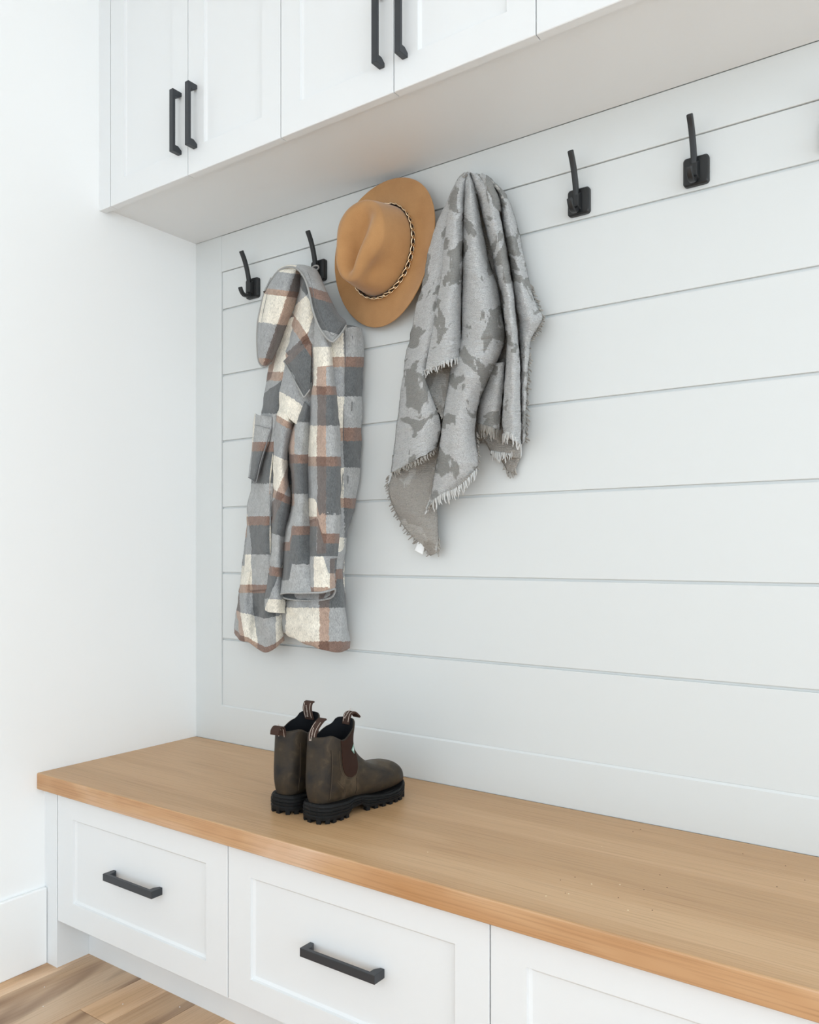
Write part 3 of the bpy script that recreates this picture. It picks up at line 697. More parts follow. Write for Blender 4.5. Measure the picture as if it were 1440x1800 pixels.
# ------------------------------------------------------------ woven throw
def throwmat(name, c_light, c_dark, thr, ribs):
    m, nt, b = nodes(name, .95, .1); b.inputs['Sheen Weight'].default_value = .2
    uv = N(nt, 'ShaderNodeUVMap'); uv.uv_map = 'UVMap'; tc = N(nt, 'ShaderNodeTexCoord').outputs['Object']
    # blotches stepped on the weave grid
    sn = N(nt, 'ShaderNodeVectorMath', operation='SNAP'); L(nt, mapping(nt, uv.outputs[0], (1, 1, 1)), sn.inputs[0]); sn.inputs[1].default_value = (.0034, .0022, 1)
    big = noise(nt, mapping(nt, sn.outputs[0], (15, 12, 1)), 1.0, 3, .55, .6)
    blot = ramp(nt, big, [(thr, (0, 0, 0)), (thr + .012, (1, 1, 1))])
    yarn = noise(nt, tc, 520, 4, .7)
    wv = N(nt, 'ShaderNodeTexWave'); wv.wave_type = 'BANDS'; wv.bands_direction = 'Y'; wv.inputs['Scale'].default_value = ribs
    wv.inputs['Distortion'].default_value = 7; wv.inputs['Detail'].default_value = 3; wv.inputs['Detail Scale'].default_value = 2.2
    L(nt, uv.outputs[0], wv.inputs[0])
    col = mix(nt, blot, c_light, c_dark)
    col = mix(nt, .75, col, ramp(nt, yarn, [(.33, (.66, .66, .67)), (.5, (1, 1, 1)), (.68, (1.22, 1.22, 1.22))]), 'MULTIPLY')
    cre = noise(nt, mapping(nt, uv.outputs[0], (170, 330, 1), (0, 0, 0), (0, 0, .35)), 1.0, 4, .6, 1.6)
    col = mix(nt, .8, col, ramp(nt, cre, [(.30, (.70, .70, .71)), (.46, (1, 1, 1)), (.65, (1.15, 1.15, 1.15))]), 'MULTIPLY')
    h = math_(nt, 'ADD', math_(nt, 'MULTIPLY', wv.outputs[1], .22), math_(nt, 'ADD', math_(nt, 'MULTIPLY', cre, 1.0), math_(nt, 'MULTIPLY', yarn, .5)))
    L(nt, col, b.inputs['Base Color']); bump(nt, b, h, 1.0, .0060)
    return m
TH = throwmat('woven_throw', (.80, .805, .80), (.41, .405, .385), .546, 70)
THB = throwmat('woven_throw_reverse', (.53, .495, .45), (.70, .68, .64), .545, 60)
YARN = plain('loose_yarn', (.60, .60, .585), .95, .1, 0, 800, .4)
YARND = plain('loose_yarn_dark', (.36, .34, .31), .95, .1, 0, 800, .4)

throw = empty('throw_blanket', (.99, -.05, 1.05), 'pale grey woven throw with darker blotches and a frayed fringe hanging beside the hat', 'blanket')
PX = .0016
from mathutils import noise as _nz
def mnoise(p): return _nz.noise(Vector(p))
def tz(rows, nu=26, nv=110, seed=0, skew=0, amp=.003, power=.7):
    """rows of (uL,vL,uR,vR,dL,dM,dR); weave coordinates in metres"""
    rr = [(*r, r[0] * PX, r[2] * PX, (r[1] + skew * 0) * .0014, (r[3] + skew) * .0014) for r in rows]
    v0, v1 = rows[0][1], rows[-1][1]
    def fold(w_, t):
        k = 3.6 * (v1 - v0) / 100; e = math.sin(math.pi * w_) ** .5
        ns = mnoise((w_ * 2.6 + seed * 3.1, (t * k * 2.0 + w_ * skew * .045) * 1.6, seed))
        n2 = mnoise((w_ * 6 + seed, t * k * 6.5 + w_ * skew * .1, seed + 9))
        n3 = mnoise((w_ * 1.5, t * k * .35, seed + 4))
        return (.0026 * ns + .0019 * n2 + amp * 1.6 * n3) * e
    return orient(strip(rr, nu, int(abs(v1 - v0) / 1.7) + 12, fold, power))
front = Cloth(); rev = Cloth()
# S1 broad left fold with slanting ribs
front.add(tz([(816, 303, 826, 303, .060, .070, .066), (802, 318, 818, 316, .040, .075, .074), (784, 358, 806, 356, .050, .082, .080), (771, 384, 794, 386, .066, .084, .082),
    (758, 422, 786, 424, .068, .086, .084), (749, 464, 782, 466, .068, .088, .084), (742, 502, 778, 504, .064, .090, .084), (731, 542, 772, 546, .052, .092, .082),
    (722, 587, 764, 592, .030, .094, .080), (713, 627, 756, 634, .018, .096, .074), (708, 664, 748, 664, .018, .098, .090), (702, 713, 768, 716, .018, .102, .070),
    (695.5, 762, 776, 752, .020, .104, .060), (691, 798, 770, 782, .024, .106, .062), (688, 831, 767, 788, .034, .108, .066)], 34, 140, 1, 30, .004))
# S2 second fold ending in a short free hem
front.add(tz([(817, 303, 828, 303, .070, .078, .07), (803, 318, 820, 316, .076, .090, .07), (793, 350, 817, 345, .078, .106, .07), (784, 391, 815, 391, .080, .116, .070), (779, 440, 814, 440, .082, .124, .070),
    (776, 480, 813, 480, .084, .128, .070), (769, 524, 812, 524, .086, .130, .070), (760, 580, 811, 585, .088, .132, .072), (753, 615, 812, 612, .090, .132, .074), (746, 652, 813, 627, .092, .130, .078)], 30, 110, 2, 4, .003))
# S3 centre fold widening, then narrowing to the long corner
front.add(tz([(817, 305, 826, 304, .064, .078, .062), (816, 330, 834, 325, .066, .096, .058), (814, 370, 842, 366, .066, .106, .052), (813, 404, 849, 404, .066, .112, .046), (813, 458, 860, 458, .066, .118, .040),
    (812, 500, 874, 498, .066, .122, .036), (811, 547, 883, 545, .066, .126, .036), (810, 591, 889, 590, .066, .128, .040), (800, 622, 882, 618, .064, .128, .044), (793, 645, 870, 645, .062, .128, .046),
    (787, 682, 852, 684, .060, .128, .046), (781, 713, 842, 712, .058, .126, .048), (776, 753, 836, 750, .058, .122, .048), (769, 798, 838, 786, .058, .116, .050), (763, 836, 838, 822, .060, .108, .052), (758, 871, 800, 860, .064, .094, .060), (749, 902, 760, 884, .066, .078, .068)], 40, 160, 3, -10, .005))
# S5 fold right of the dark gap
front.add(tz([(824, 304, 842, 306, .056, .076, .060), (832, 325, 862, 322, .050, .096, .056), (842, 352, 876, 350, .046, .106, .054), (849, 385, 882, 391, .042, .110, .050), (860, 424, 890, 430, .038, .112, .048), (872, 480, 900, 490, .036, .114, .046),
    (883, 520, 905, 522, .036, .114, .046), (884, 547, 907, 547, .036, .114, .046), (890, 602, 913, 602, .036, .114, .044), (888, 645, 915.6, 650, .036, .112, .044), (884.5, 687, 915.6, 687, .036, .110, .042),
    (882, 731, 916.5, 735, .034, .108, .040), (884.5, 764, 916, 782, .034, .104, .038)], 28, 120, 4, 6, .003))
# small top pleat over the hook
front.add(tz([(836, 306, 856, 308, .050, .074, .040), (842, 312, 866, 316, .052, .096, .038), (846, 324, 872, 330, .050, .104, .040), (850, 345, 880, 350, .048, .098, .044), (853, 360, 884, 372, .044, .090, .044)], 20, 40, 7, 0, .001))
# S6 strip behind, ending in dark fringe
front.add(tz([(862, 640, 888, 636, .020, .066, .040), (852, 672, 887, 672, .018, .070, .036), (842, 702, 885, 700, .018, .072, .036), (838, 722, 882, 726, .018, .072, .036), (840, 744, 880, 756, .018, .070, .034)], 20, 50, 5, 10, .004))
# S7 outer right fold with its frayed corner
front.add(tz([(846, 306, 862, 313, .044, .056, .030), (866, 326, 882, 332, .040, .062, .022), (878, 352, 896, 354, .038, .066, .018), (884, 391, 907, 388, .036, .070, .014), (890, 430, 917, 426, .036, .074, .012), (897, 470, 924, 462, .036, .078, .012),
    (903, 510, 934, 505, .036, .082, .014), (907, 545, 944, 538, .036, .084, .020), (911, 575, 954, 560, .034, .084, .026), (913, 606, 934, 596, .034, .074, .030), (915, 650, 930, 630, .032, .060, .026), (915.5, 720, 926, 700, .030, .050, .022), (916, 782, 924, 775, .028, .044, .020)], 24, 120, 6, -6, .003))
# reverse sides: hollow behind the S2 hem, bottom left corner, pieces behind the right hem
rev.add(tz([(738, 612, 815, 600, .050, .056, .050), (742, 640, 812, 630, .048, .052, .048), (744, 664, 797, 656, .060, .052, .050), (756, 690, 790, 684, .066, .054, .052), (772, 722, 782, 716, .070, .062, .056), (777, 736, 780, 732, .070, .066, .06)], 20, 50, 8, 0, .003))
rev.add(tz([(690, 800, 778, 770, .020, .050, .050), (691, 826, 774, 800, .026, .046, .048), (683, 858, 770, 846, .030, .050, .046), (690, 888, 768, 886, .026, .056, .040), (704, 917, 770, 912, .022, .058, .034), (722, 940, 771, 936, .020, .054, .030), (738, 955, 771.5, 954, .020, .046, .028), (757, 977, 768, 972, .022, .034, .028)], 30, 90, 9, 0, .004))
rev.add(tz([(838, 730, 920, 730, .014, .020, .014), (846, 762, 922, 770, .014, .026, .014), (860, 790, 916, 792, .014, .038, .016), (862, 800, 912, 806, .016, .036, .016)], 24, 30, 10, 0, .002))
rev.add(tz([(906, 600, 932, 596, .020, .028, .018), (908, 650, 930, 645, .018, .026, .016), (912, 720, 927, 715, .016, .026, .014), (914, 772, 925, 776, .016, .024, .014)], 12, 40, 11, 0, .002))
rev.add(tz([(872, 795, 918, 780, .010, .018, .012), (884, 815, 916, 800, .010, .020, .012), (894, 832, 906, 828, .010, .018, .012)], 12, 20, 12, 0, .001))
# inner lining of the dark gap, and the back layer against the boards
rev.add(tz([(812, 340, 880, 340, .018, .024, .016), (780, 430, 905, 420, .014, .020, .010), (745, 560, 916, 540, .012, .020, .010), (722, 700, 914, 690, .010, .016, .010), (712, 800, 905, 770, .010, .014, .010)], 20, 50, 13, 0, .002))
front.obj('cloth', [TH, THB], throw, .003, .006, .028)
rev.obj('reverse_side', [THB, THB], throw, .0025, .005, .03)

frnd = random.Random(11)
def fringe(name, segs, mat):
    V = []; F = []
    for pts, count, ln, drop in segs:
        P = catmull(pts, count * 3)
        for k in range(count):
            a = P[min(len(P) - 1, k * 3 + frnd.randrange(3))]; u, v, d = a
            L_ = ln * frnd.uniform(.6, 1.6); du, dv = drop; r0 = frnd.uniform(.0013, .0024)
            path = []; ph = frnd.uniform(0, 6); wg = frnd.uniform(.8, 2.8)
            for q in range(6):
                f = q / 5
                path.append(Y(u + du * L_ * f + wg * math.sin(ph + f * 4) * f + frnd.uniform(-.3, .3), v - 1.5 + dv * (L_ + 1.5) * f, -max(.006, d + .004 * math.sin(ph * 2 + 3 * f) * f)) - np.array(throw.location))
            v_, f_ = tube_mesh(path, [r0 * (1, 1.05, 1, .9, .8, .45)[q] for q in range(6)], 5)
            n = len(V); V += v_; F += [tuple(i + n for i in q) for q in f_]
    o = mesh(name, V, F, mat, throw, True); o['kind'] = 'stuff'
fringe('fringe', [
    ([(746, 652, .094), (760, 645, .116), (775, 638, .130), (795, 632, .124), (813, 628, .080)], 22, 9, (.05, 1)),
    ([(762, 880, .090), (780, 868, .104), (800, 860, .108), (820, 845, .100), (838, 824, .060)], 30, 14, (.05, 1)),
    ([(884.5, 764, .040), (892, 760, .090), (904, 766, .106), (916, 782, .042)], 12, 15, (-.05, 1)),
    ([(864, 793, .024), (880, 796, .036), (900, 792, .034)], 16, 12, (.05, 1)),
    ([(757, 878, .07), (752, 892, .072), (749, 902, .07)], 6, 5, (-.4, .8))], YARN)
fringe('fringe', [
    ([(690, 832, .036), (704, 824, .080), (725, 814, .106), (745, 804, .108), (766, 790, .070)], 26, 7, (.15, 1)),
    ([(840, 744, .020), (850, 748, .062), (865, 752, .070), (880, 757, .036)], 24, 16, (.05, 1)),
    ([(684, 836, .034), (682, 858, .032), (690, 886, .028), (704, 916, .024), (722, 940, .022), (740, 957, .022), (757, 976, .024)], 34, 8, (-.5, .55)),
    ([(771, 945, .03), (771, 958, .03), (768, 972, .03)], 8, 8, (.25, 1)),
    ([(745, 666, .062), (756, 692, .066), (772, 724, .070)], 12, 4, (-.2, .8)),
    ([(930, 500, .018), (940, 525, .022), (953, 560, .028), (944, 580, .030), (932, 600, .030)], 26, 7, (.8, .45)),
    ([(931, 612, .026), (929, 650, .024), (926, 690, .022), (926, 740, .020), (924, 775, .018)], 26, 6, (.65, .65)),
    ([(838, 760, .05), (840, 790, .052), (839, 822, .05)], 12, 5, (.5, .8)),
    ([(884, 818, .016), (896, 832, .014), (908, 824, .014)], 9, 7, (.1, 1))], YARND)
lb = patch([[(735, 950, .020, 0, 0), (742, 953, .022, 0, 0), (749, 957, .020, 0, 0)], [(731, 960, .026, 0, 0), (738, 964, .029, 0, 0), (745, 968, .026, 0, 0)], [(727.5, 967, .030, 0, 0), (735, 971, .033, 0, 0), (743, 975, .030, 0, 0)]], 8, 10)
o = mesh('care_label', [np.array(p) - np.array(throw.location) for p in lb[0]], lb[1], LABELM, throw, True)
m_ = o.modifiers.new('t', 'SOLIDIFY'); m_.thickness = .0006; o['label'] = 'small white care label'

# ------------------------------------------------------------ felt hat
def felt():
    m, nt, b = nodes('tan_felt', .9, .15); b.inputs['Sheen Weight'].default_value = .3; b.inputs['Sheen Roughness'].default_value = .5
    tc = N(nt, 'ShaderNodeTexCoord').outputs['Object']
    f = noise(nt, tc, 900, 3); g = noise(nt, tc, 22, 3)
    col = ramp(nt, g, [(.3, (.43, .225, .092)), (.7, (.49, .265, .112))])
    col = mix(nt, .35, col, ramp(nt, f, [(.35, (.8, .8, .8)), (.65, (1.12, 1.12, 1.12))]), 'MULTIPLY')
    L(nt, col, b.inputs['Base Color']); bump(nt, b, f, .18, .0005); return m
FELT = felt()
hat = empty('felt_hat', (.748, -.031, 1.805), 'tan felt fedora with a gold chain band hung on the boards between jacket and blanket', 'hat')
ang = R(25)
yl = Vector((-math.sin(ang), .05, -math.cos(ang))).normalized(); zl0 = Vector((-.06, -1, .0)); xl = yl.cross(zl0).normalized(); zl = xl.cross(yl).normalized()
def hw_(p): return xl * p[0] + yl * p[1] + zl * p[2]
CA, CB, CH = .0915, .107, .128          # crown half width, half length, height
def gauss(x, s): return math.exp(-(x / s) ** 2)
def crown(phi, q):
    """q 0 at the brim, 1 at the middle of the top"""
    if q < .58:
        k = q / .58; h = CH * .80 * k; r = 1 - .13 * k ** 1.4
    else:
        k = (q - .58) / .42; a = k * math.pi / 2
        h = CH * (.80 + .20 * math.sin(a) ** .9); r = .87 * (1 - k ** 1.6) if k < 1 else 0
    x = CA * r * math.sin(phi); y = CB * r * math.cos(phi)       # +y = front of the hat
    hh = h / CH
    # narrow towards the front and lean
    x *= 1 - .13 * hh * max(0, y / CB + .2)
    y = y - .004 * hh
    # teardrop crease in the top
    if q > .45:
        e = min(1, (q - .45) / .2)
        wid = .034 - .016 * max(0, min(1, (y + .02) / .09))
        fall = 1 / (1 + math.exp((y - .068) / .008)) * 1 / (1 + math.exp((-y - .072) / .010))
        h -= e * .040 * gauss(x, wid) * fall
        h += e * .006 * gauss(abs(x) - .046, .022) * fall
    # pinches either side of the front
    for sx in (-1, 1):
        g = gauss(math.hypot((x - sx * .062) / 1.0, (y - .036) / 1.35), .031) * gauss(h - .084, .036)
        x -= sx * .025 * g; h -= .008 * g
    return Vector((x, y, h))
V = []; NQ, NP = 60, 120
for i in range(NQ):
    q = i / (NQ - 1) * .995
    for j in range(NP): V.append(hw_(crown(2 * math.pi * j / NP, q)))
V.append(hw_(crown(0, 1.0)))
F = gridf(NQ, NP, True) + [((NQ - 1) * NP + j, (NQ - 1) * NP + (j + 1) % NP, NQ * NP) for j in range(NP)]
F = [f[::-1] for f in F]
o = mesh('crown', V, F, FELT, hat, True)
m_ = o.modifiers.new('t', 'SOLIDIFY'); m_.thickness = .003; m_.offset = 1
V = []; NB = 22
for i in range(NB):
    k = i / (NB - 1)
    for j in range(NP):
        p = 2 * math.pi * j / NP
        c0 = crown(p, 0); ex = .160 * math.sin(p); ey = .182 * math.cos(p)
        x = c0.x + (ex - c0.x) * k; y = c0.y + (ey - c0.y) * k
        z = .0 + .010 * (1 - k) ** 6 + .018 * k * k * (math.sin(p) ** 2) - .006 * k * k * math.cos(p) ** 2 + .004
        V.append(hw_((x, y, z)))
o = mesh('brim', V, gridf(NB, NP, True), FELT, hat, True)
m_ = o.modifiers.new('t', 'SOLIDIFY'); m_.thickness = .0028; m_.offset = 0
b_ = o.modifiers.new('b', 'BEVEL'); b_.width = .0009; b_.segments = 2; b_.limit_method = 'ANGLE'
# ribbon + chain
def base_pt(p, off, h): 
    c = crown(p, 0); c2 = crown(p, .10); 
    n_ = Vector((math.sin(p) / CA, math.cos(p) / CB, 0)).normalized()
    return Vector((c.x, c.y, h)) + n_ * off
per = [2 * math.pi * j / 400 for j in range(401)]
arc = [0]
for a, b in zip(per[:-1], per[1:]): arc.append(arc[-1] + (base_pt(b, .003, 0) - base_pt(a, .003, 0)).length)
NLINK = 36
def at_arc(sv):
    sv = sv % arc[-1]; return float(np.interp(sv, arc, per))
V = []; NR = 36 * 8
for j in range(NR):
    sv = arc[-1] * j / NR; p = at_arc(sv); wv = .5 + .5 * math.cos(2 * math.pi * j / 8)
    off = .0030 + .0018 * (1 - wv); hh = .0200
    hw2 = .0062 - .0020 * wv
    for a, b in ((off, hh - hw2), (off + .002, hh - hw2 * .8), (off + .002, hh + hw2 * .8), (off, hh + hw2)): V.append(hw_(base_pt(p, a, b)))
F = []
for j in range(NR):
    k = (j + 1) % NR
    for q in range(4): F.append((j * 4 + q, k * 4 + q, k * 4 + (q + 1) % 4, j * 4 + (q + 1) % 4))
mesh('ribbon', V, F, RIB, hat, True)
# chain link: twisted oval ring, curb style
def link_mesh():
    P = []
    for k in range(20):
        a = 2 * math.pi * k / 20
        P.append(Vector((.0122 * math.cos(a), .0064 * math.sin(a), .0014 * math.sin(2 * a))))
    V = []; r = .00135
    for k in range(20):
        t = (P[(k + 1) % 20] - P[k - 1]).normalized(); up = Vector((0, 0, 1)); sd = t.cross(up).normalized(); up = sd.cross(t)
        for q in range(6):
            b = 2 * math.pi * q / 6; V.append(P[k] + (sd * math.cos(b) + up * math.sin(b)) * r)
    F = []
    for k in range(20):
        for q in range(6): F.append((k * 6 + q, k * 6 + (q + 1) % 6, ((k + 1) % 20) * 6 + (q + 1) % 6, ((k + 1) % 20) * 6 + q))
    return V, F
lk = None
for j in range(NLINK):
    sv = arc[-1] * (j + .5) / NLINK; p = at_arc(sv); c = base_pt(p, .0066, .0200)
    d1 = hw_((base_pt(p + .01, .006, .0200) - base_pt(p - .01, .006, .0200)).normalized())
    nn = hw_(Vector((math.sin(p) / CA, math.cos(p) / CB, 0)).normalized()); wd = nn.cross(d1).normalized()
    if lk is None:
        V, F = link_mesh(); o = mesh('chain_link', V, F, GOLD, hat, True); lk = o
    else:
        o = lk.copy(); COL.objects.link(o); o.parent = hat
    o.matrix_local = Matrix.Translation(hw_(c)) @ Matrix((d1, wd, nn)).transposed().to_4x4() @ Matrix.Rotation(R(-6), 4, 'X')

# ------------------------------------------------------------ boots
def leather():
    m, nt, b = nodes('oiled_brown_leather', .5, .28)
    tc = N(nt, 'ShaderNodeTexCoord').outputs['Object']
    g = noise(nt, tc, 16, 5, .6, .5); f = noise(nt, tc, 420, 4, .6); h = noise(nt, mapping(nt, tc, (1, 1, 1), (4, 2, 9)), 34, 4, .6, .3)
    col = ramp(nt, g, [(.32, (.012, .0115, .012)), (.44, (.028, .022, .016)), (.56, (.044, .032, .020)), (.72, (.105, .078, .050))])
    col = mix(nt, .55, col, ramp(nt, h, [(.3, (.68, .68, .70)), (.7, (1.2, 1.15, 1.1))]), 'MULTIPLY')
    L(nt, col, b.inputs['Base Color']); L(nt, ramp(nt, h, [(.3, (.42, .42, .42)), (.7, (.66, .66, .66))]), b.inputs['Roughness'])
    bump(nt, b, f, .22, .0006); return m
LEATH = leather()
def elastic():
    m, nt, b = nodes('brown_elastic', .8, .2)
    tc = N(nt, 'ShaderNodeTexCoord').outputs['Object']
    wv = N(nt, 'ShaderNodeTexWave'); wv.bands_direction = 'Y'; wv.inputs['Scale'].default_value = 160; wv.inputs['Distortion'].default_value = .5
    L(nt, tc, wv.inputs[0])
    L(nt, ramp(nt, wv.outputs[1], [(.2, (.020, .009, .006)), (.8, (.045, .019, .012))]), b.inputs['Base Color'])
    bump(nt, b, wv.outputs[1], .5, .0008); return m
ELAS = elastic()
SEAM = plain('pale_seam_thread', (.12, .092, .065), .8, .2, 0, 900, .3)

# local frame: +y = toe, x = right, z = up, origin under the back of the heel
SEC = [  # (front/top point y,z) (bottom/back point y,z) half width
    ((.274, .046), (.274, .034), .006), ((.270, .062), (.272, .028), .022), ((.260, .074), (.266, .026), .035), ((.243, .083), (.247, .025), .0445),
    ((.220, .087), (.220, .024), .0495), ((.195, .089), (.192, .024), .0505), ((.172, .094), (.166, .024), .048), ((.152, .103), (.142, .024), .044),
    ((.136, .115), (.114, .025), .040), ((.125, .127), (.080, .027), .0375), ((.118, .138), (.040, .028), .0380), ((.114, .147), (.009, .032), .0382),
    ((.112, .156), (-.001, .054), .0388), ((.111, .164), (-.003, .081), .0390), ((.1105, .172), (-.001, .107), .0400), ((.1105, .180), (.001, .131), .0410),
    ((.1115, .188), (.003, .153), .0415), ((.113, .197), (.005, .176), .0420)]
def rim_dip(y):    # the mouth dips along the elastic, the front tab stands up
    return -.019 * sst((y - .022) / .034) * (1 - .55 * sst((y - .052) / .042)) * (1 - sst((y - .094) / .010)) + .004 * sst((y - .098) / .01)
def boot_upper():
    A = catmull([(a[0], a[1], b[0], b[1], w_) for a, b, w_ in SEC], 70); V = []; n = 48
    for i, (ay, az, by, bz, w_) in enumerate(A):
        last = sst((i / 69 - .86) / .14)
        cy, cz = (ay + by) / 2, (az + bz) / 2; hy, hz = (ay - by) / 2, (az - bz) / 2
        for k in range(n):
            a = 2 * math.pi * k / n; c, s_ = math.cos(a), math.sin(a)
            pw = 1.0
            cc = math.copysign(abs(c) ** .92, c); ss = math.copysign(abs(s_) ** .82, s_)
            lower = max(0, -c); low_k = 1 + .10 * lower * (1 - i / 69)
            y = cy + hy * cc; z = cz + hz * cc; x = w_ * ss * low_k
            if i > 45: # heel is rounder/narrower at the back
                x *= 1 - .10 * max(0, -c)
            z += last * rim_dip(y)
            V.append((x, y, z))
    return V, gridf(70, n, True) + [tuple(range(n))[::-1]]
def sole_hw(y):    # half width of the sole
    return float(np.interp(y, [-.002, .001, .008, .022, .045, .085, .115, .150, .190, .225, .250, .268, .278, .283], [0, .020, .030, .0380, .0405, .0375, .0370, .0440, .0520, .0515, .0455, .0330, .017, 0]))
def outline(n=120, grow=0):
    ys = np.concatenate([.1405 - .1425 * np.cos(np.linspace(0, math.pi, n // 2 + 1))])
    P = [(sole_hw(y), y) for y in ys]; P += [(-sole_hw(y), y) for y in ys[::-1][1:-1]]
    out = []
    m = len(P)
    for i in range(m):
        x0, y0 = P[i - 1]; x1, y1 = P[(i + 1) % m]; tx, ty = x1 - x0, y1 - y0; l_ = math.hypot(tx, ty) or 1
        out.append((P[i][0] + ty / l_ * grow, P[i][1] - tx / l_ * grow))
    return out
def sole_top(y): return float(np.interp(y, [0, .03, .07, .10, .13, .16, .20, .235, .262, .285], [.040, .038, .034, .037, .034, .028, .025, .027, .036, .044]))
def sole_bot(y): return float(np.interp(y, [0, .078, .085, .118, .130, .22, .26, .285], [.0062, .0062, .016, .016, .0062, .0062, .009, .019]))
def boot(label, loc, rz, loops):
    t = empty('boot', loc, label, 'boot', 'pair of brown pull-on boots'); t.rotation_euler = (0, 0, rz)
    V, F = boot_upper()
    F = [f[::-1] for f in F]
    up = mesh('upper', V, F, LEATH, t, True, mats=[LEATH, LINING])
    bv = BVHTree.FromPolygons([Vector(p) for p in V], F)
    m_ = up.modifiers.new('t', 'SOLIDIFY'); m_.thickness = .0028; m_.offset = -1; m_.material_offset = 1; m_.material_offset_rim = 0
    # sole
    lay = [(0.0, -.001), (.06, .0010), (.22, .0020), (.28, .0020), (.33, .0005), (.38, .0020), (.50, .0024), (.54, .0008), (.60, .0022), (.72, .0020), (.76, .0004), (.84, .0010), (.94, -.0004), (1.0, -.0022)]
    V = []; m = None
    for k, g in lay:
        o_ = outline(120, g); m = len(o_)
        for x, y in o_: V.append((x, y, sole_bot(y) * (1 - k) + sole_top(y) * k))
    o_ = outline(120, -.006)
    for x, y in o_: V.append((x, y, sole_top(y) + .0005))
    F = gridf(len(lay) + 1, m, True) + [tuple(range(m))[::-1], tuple(len(lay) * m + k for k in range(m))]
    F = [f for f in F]
    so = mesh('sole', V, [f[::-1] for f in F], RUBBER, t, False)
    # tread lugs around the edge
    mb = MB(); o_ = outline(120, .0012); i = 0
    seglen = 0; prev = o_[0]; acc = 0; pts = []
    for q in o_ + [o_[0]]:
        acc += math.hypot(q[0] - prev[0], q[1] - prev[1]); prev = q
        if acc > .0165: pts.append(q); acc = 0
    for x, y in pts:
        if .084 < y < .120: continue
        cx, cy = 0, (0.04 if y < .1 else .20)
        dirx, diry = (x - cx), (y - cy) * (1 if (y < .02 or y > .25) else .15); l_ = math.hypot(dirx, diry); dx_, dy_ = dirx / l_, diry / l_
        zt = sole_bot(y) + .006; zb = 0 if y < .24 else sole_bot(y) - .0062
        a, b = .0050, .014
        Q = [(x - dy_ * a, y + dx_ * a), (x + dy_ * a, y - dx_ * a), (x - dx_ * b + dy_ * a * .8, y - dy_ * b - dx_ * a * .8), (x - dx_ * b - dy_ * a * .8, y - dy_ * b + dx_ * a * .8)]
        mb.add([(q[0], q[1], zb) for q in Q] + [(q[0], q[1], zt) for q in Q], BF)
    o = mb.obj('tread', RUBBER, t); bevel(o, .0008, 1); o['kind'] = 'stuff'
    def side(y, z, s_, off):
        h = bv.ray_cast(Vector((s_ * .2, y, z)), Vector((-s_, 0, 0)))
        if h[0] is None: return None
        return h[0] + Vector((s_ * off, 0, 0))
    def top_z(y): return float(np.interp(y, [.005, .113], [.176, .197])) + rim_dip(y)
    for s_ in (-1, 1):
        # elastic gore: a U shaped panel
        V = []; ny = 20; nz = 26
        for i in range(nz):
            k = i / (nz - 1)
            hwid = .0275 * (1 - (1 - min(1, k / .42)) ** 2.2) ** .5 if k < .42 else .0275 + .004 * (k - .42)
            for j in range(ny):
                f = j / (ny - 1) * 2 - 1
                y = .0755 + f * hwid + (.008 * (1 - k)); zt = top_z(y) - .0012; z = .0825 + (zt - .0825) * k
                p = side(y, min(z, zt), s_, .0007) or side(y, z - .006, s_, .0007) or Vector((s_ * .04, y, z))
                V.append(p)
        F = gridf(nz, ny)
        g_ = mesh('elastic_panel', V, F, ELAS, t, True); m_ = g_.modifiers.new('t', 'SOLIDIFY'); m_.thickness = .0012; m_.offset = 0
        def seam(pts, n=60, r=.00042, mat=SEAM, nm='stitching'):
            P = [side(y, z, s_, .0005) for y, z in catmull(pts, n)]; P = [p for p in P if p is not None]
            if len(P) > 3:
                v_, f_ = tube_mesh(P, r, 5); mesh(nm, v_, f_, mat, t, True)
        seam([(.0435, .146), (.0445, .126), (.050, .102), (.062, .085), (.080, .078), (.097, .084), (.1065, .100), (.1085, .125), (.1085, .150)])
        seam([(.0235, .150), (.0245, .120), (.0235, .085), (.022, .046)], 60, .0006, STITCHB, 'heel_seam')
        seam([(.0255, .150), (.0265, .120), (.0255, .085), (.024, .046)])
        seam([(.099, .078), (.100, .060), (.101, .043)], 24, .0006, STITCHB, 'side_seam')
        seam([(.040, .086), (.052, .074), (.063, .066), (.068, .052), (.068, .042)])
        seam([(.040, .082), (.050, .070), (.059, .063), (.064, .052), (.064, .042)])
    # small triangular safety tag
    P = [side(y, z, 1, .0022) for y, z in ((.083, .140), (.0965, .150), (.0975, .129))]
    if all(P):
        tr = mesh('side_tag', P, [(0, 1, 2)], GREENM, t); m_ = tr.modifiers.new('t', 'SOLIDIFY'); m_.thickness = .0006
        c = sum(P, Vector()) / 3; w2 = [c + (p - c) * .45 + Vector((.0007, 0, 0)) for p in P]
        mesh('side_tag_print', w2, [(0, 1, 2)], LABELM, tr)
    # pull loops with lettering: (path [(y,z)..], width, text side)
    for path, wd, base_x, flip in loops:
        P = [(base_x, y, z) for y, z in catmull(path, 22)]
        V, F = ribbon_mesh(P, (1, 0, 0), wd, .0042); lo = mesh('pull_loop', V, F, LOOPM, t, True); bevel(lo, .0012, 2, 50)
        # woven stripes and name on the outward face
        q = [Vector(p) for p in P]; nseg = len(q); Vb = []; 
        for s_ in (-.34, .34):
            Vs = []
            for i in range(2, 16):
                tn = (q[i + 1] - q[i - 1]).normalized(); nn = tn.cross(Vector((1, 0, 0))).normalized() * flip
                for a in (-.0006, .0006): Vs.append(q[i] + nn * .0025 + Vector((s_ * wd + a, 0, 0)))
            mesh('woven_stripe', Vs, gridf(14, 2), LETTER, t)
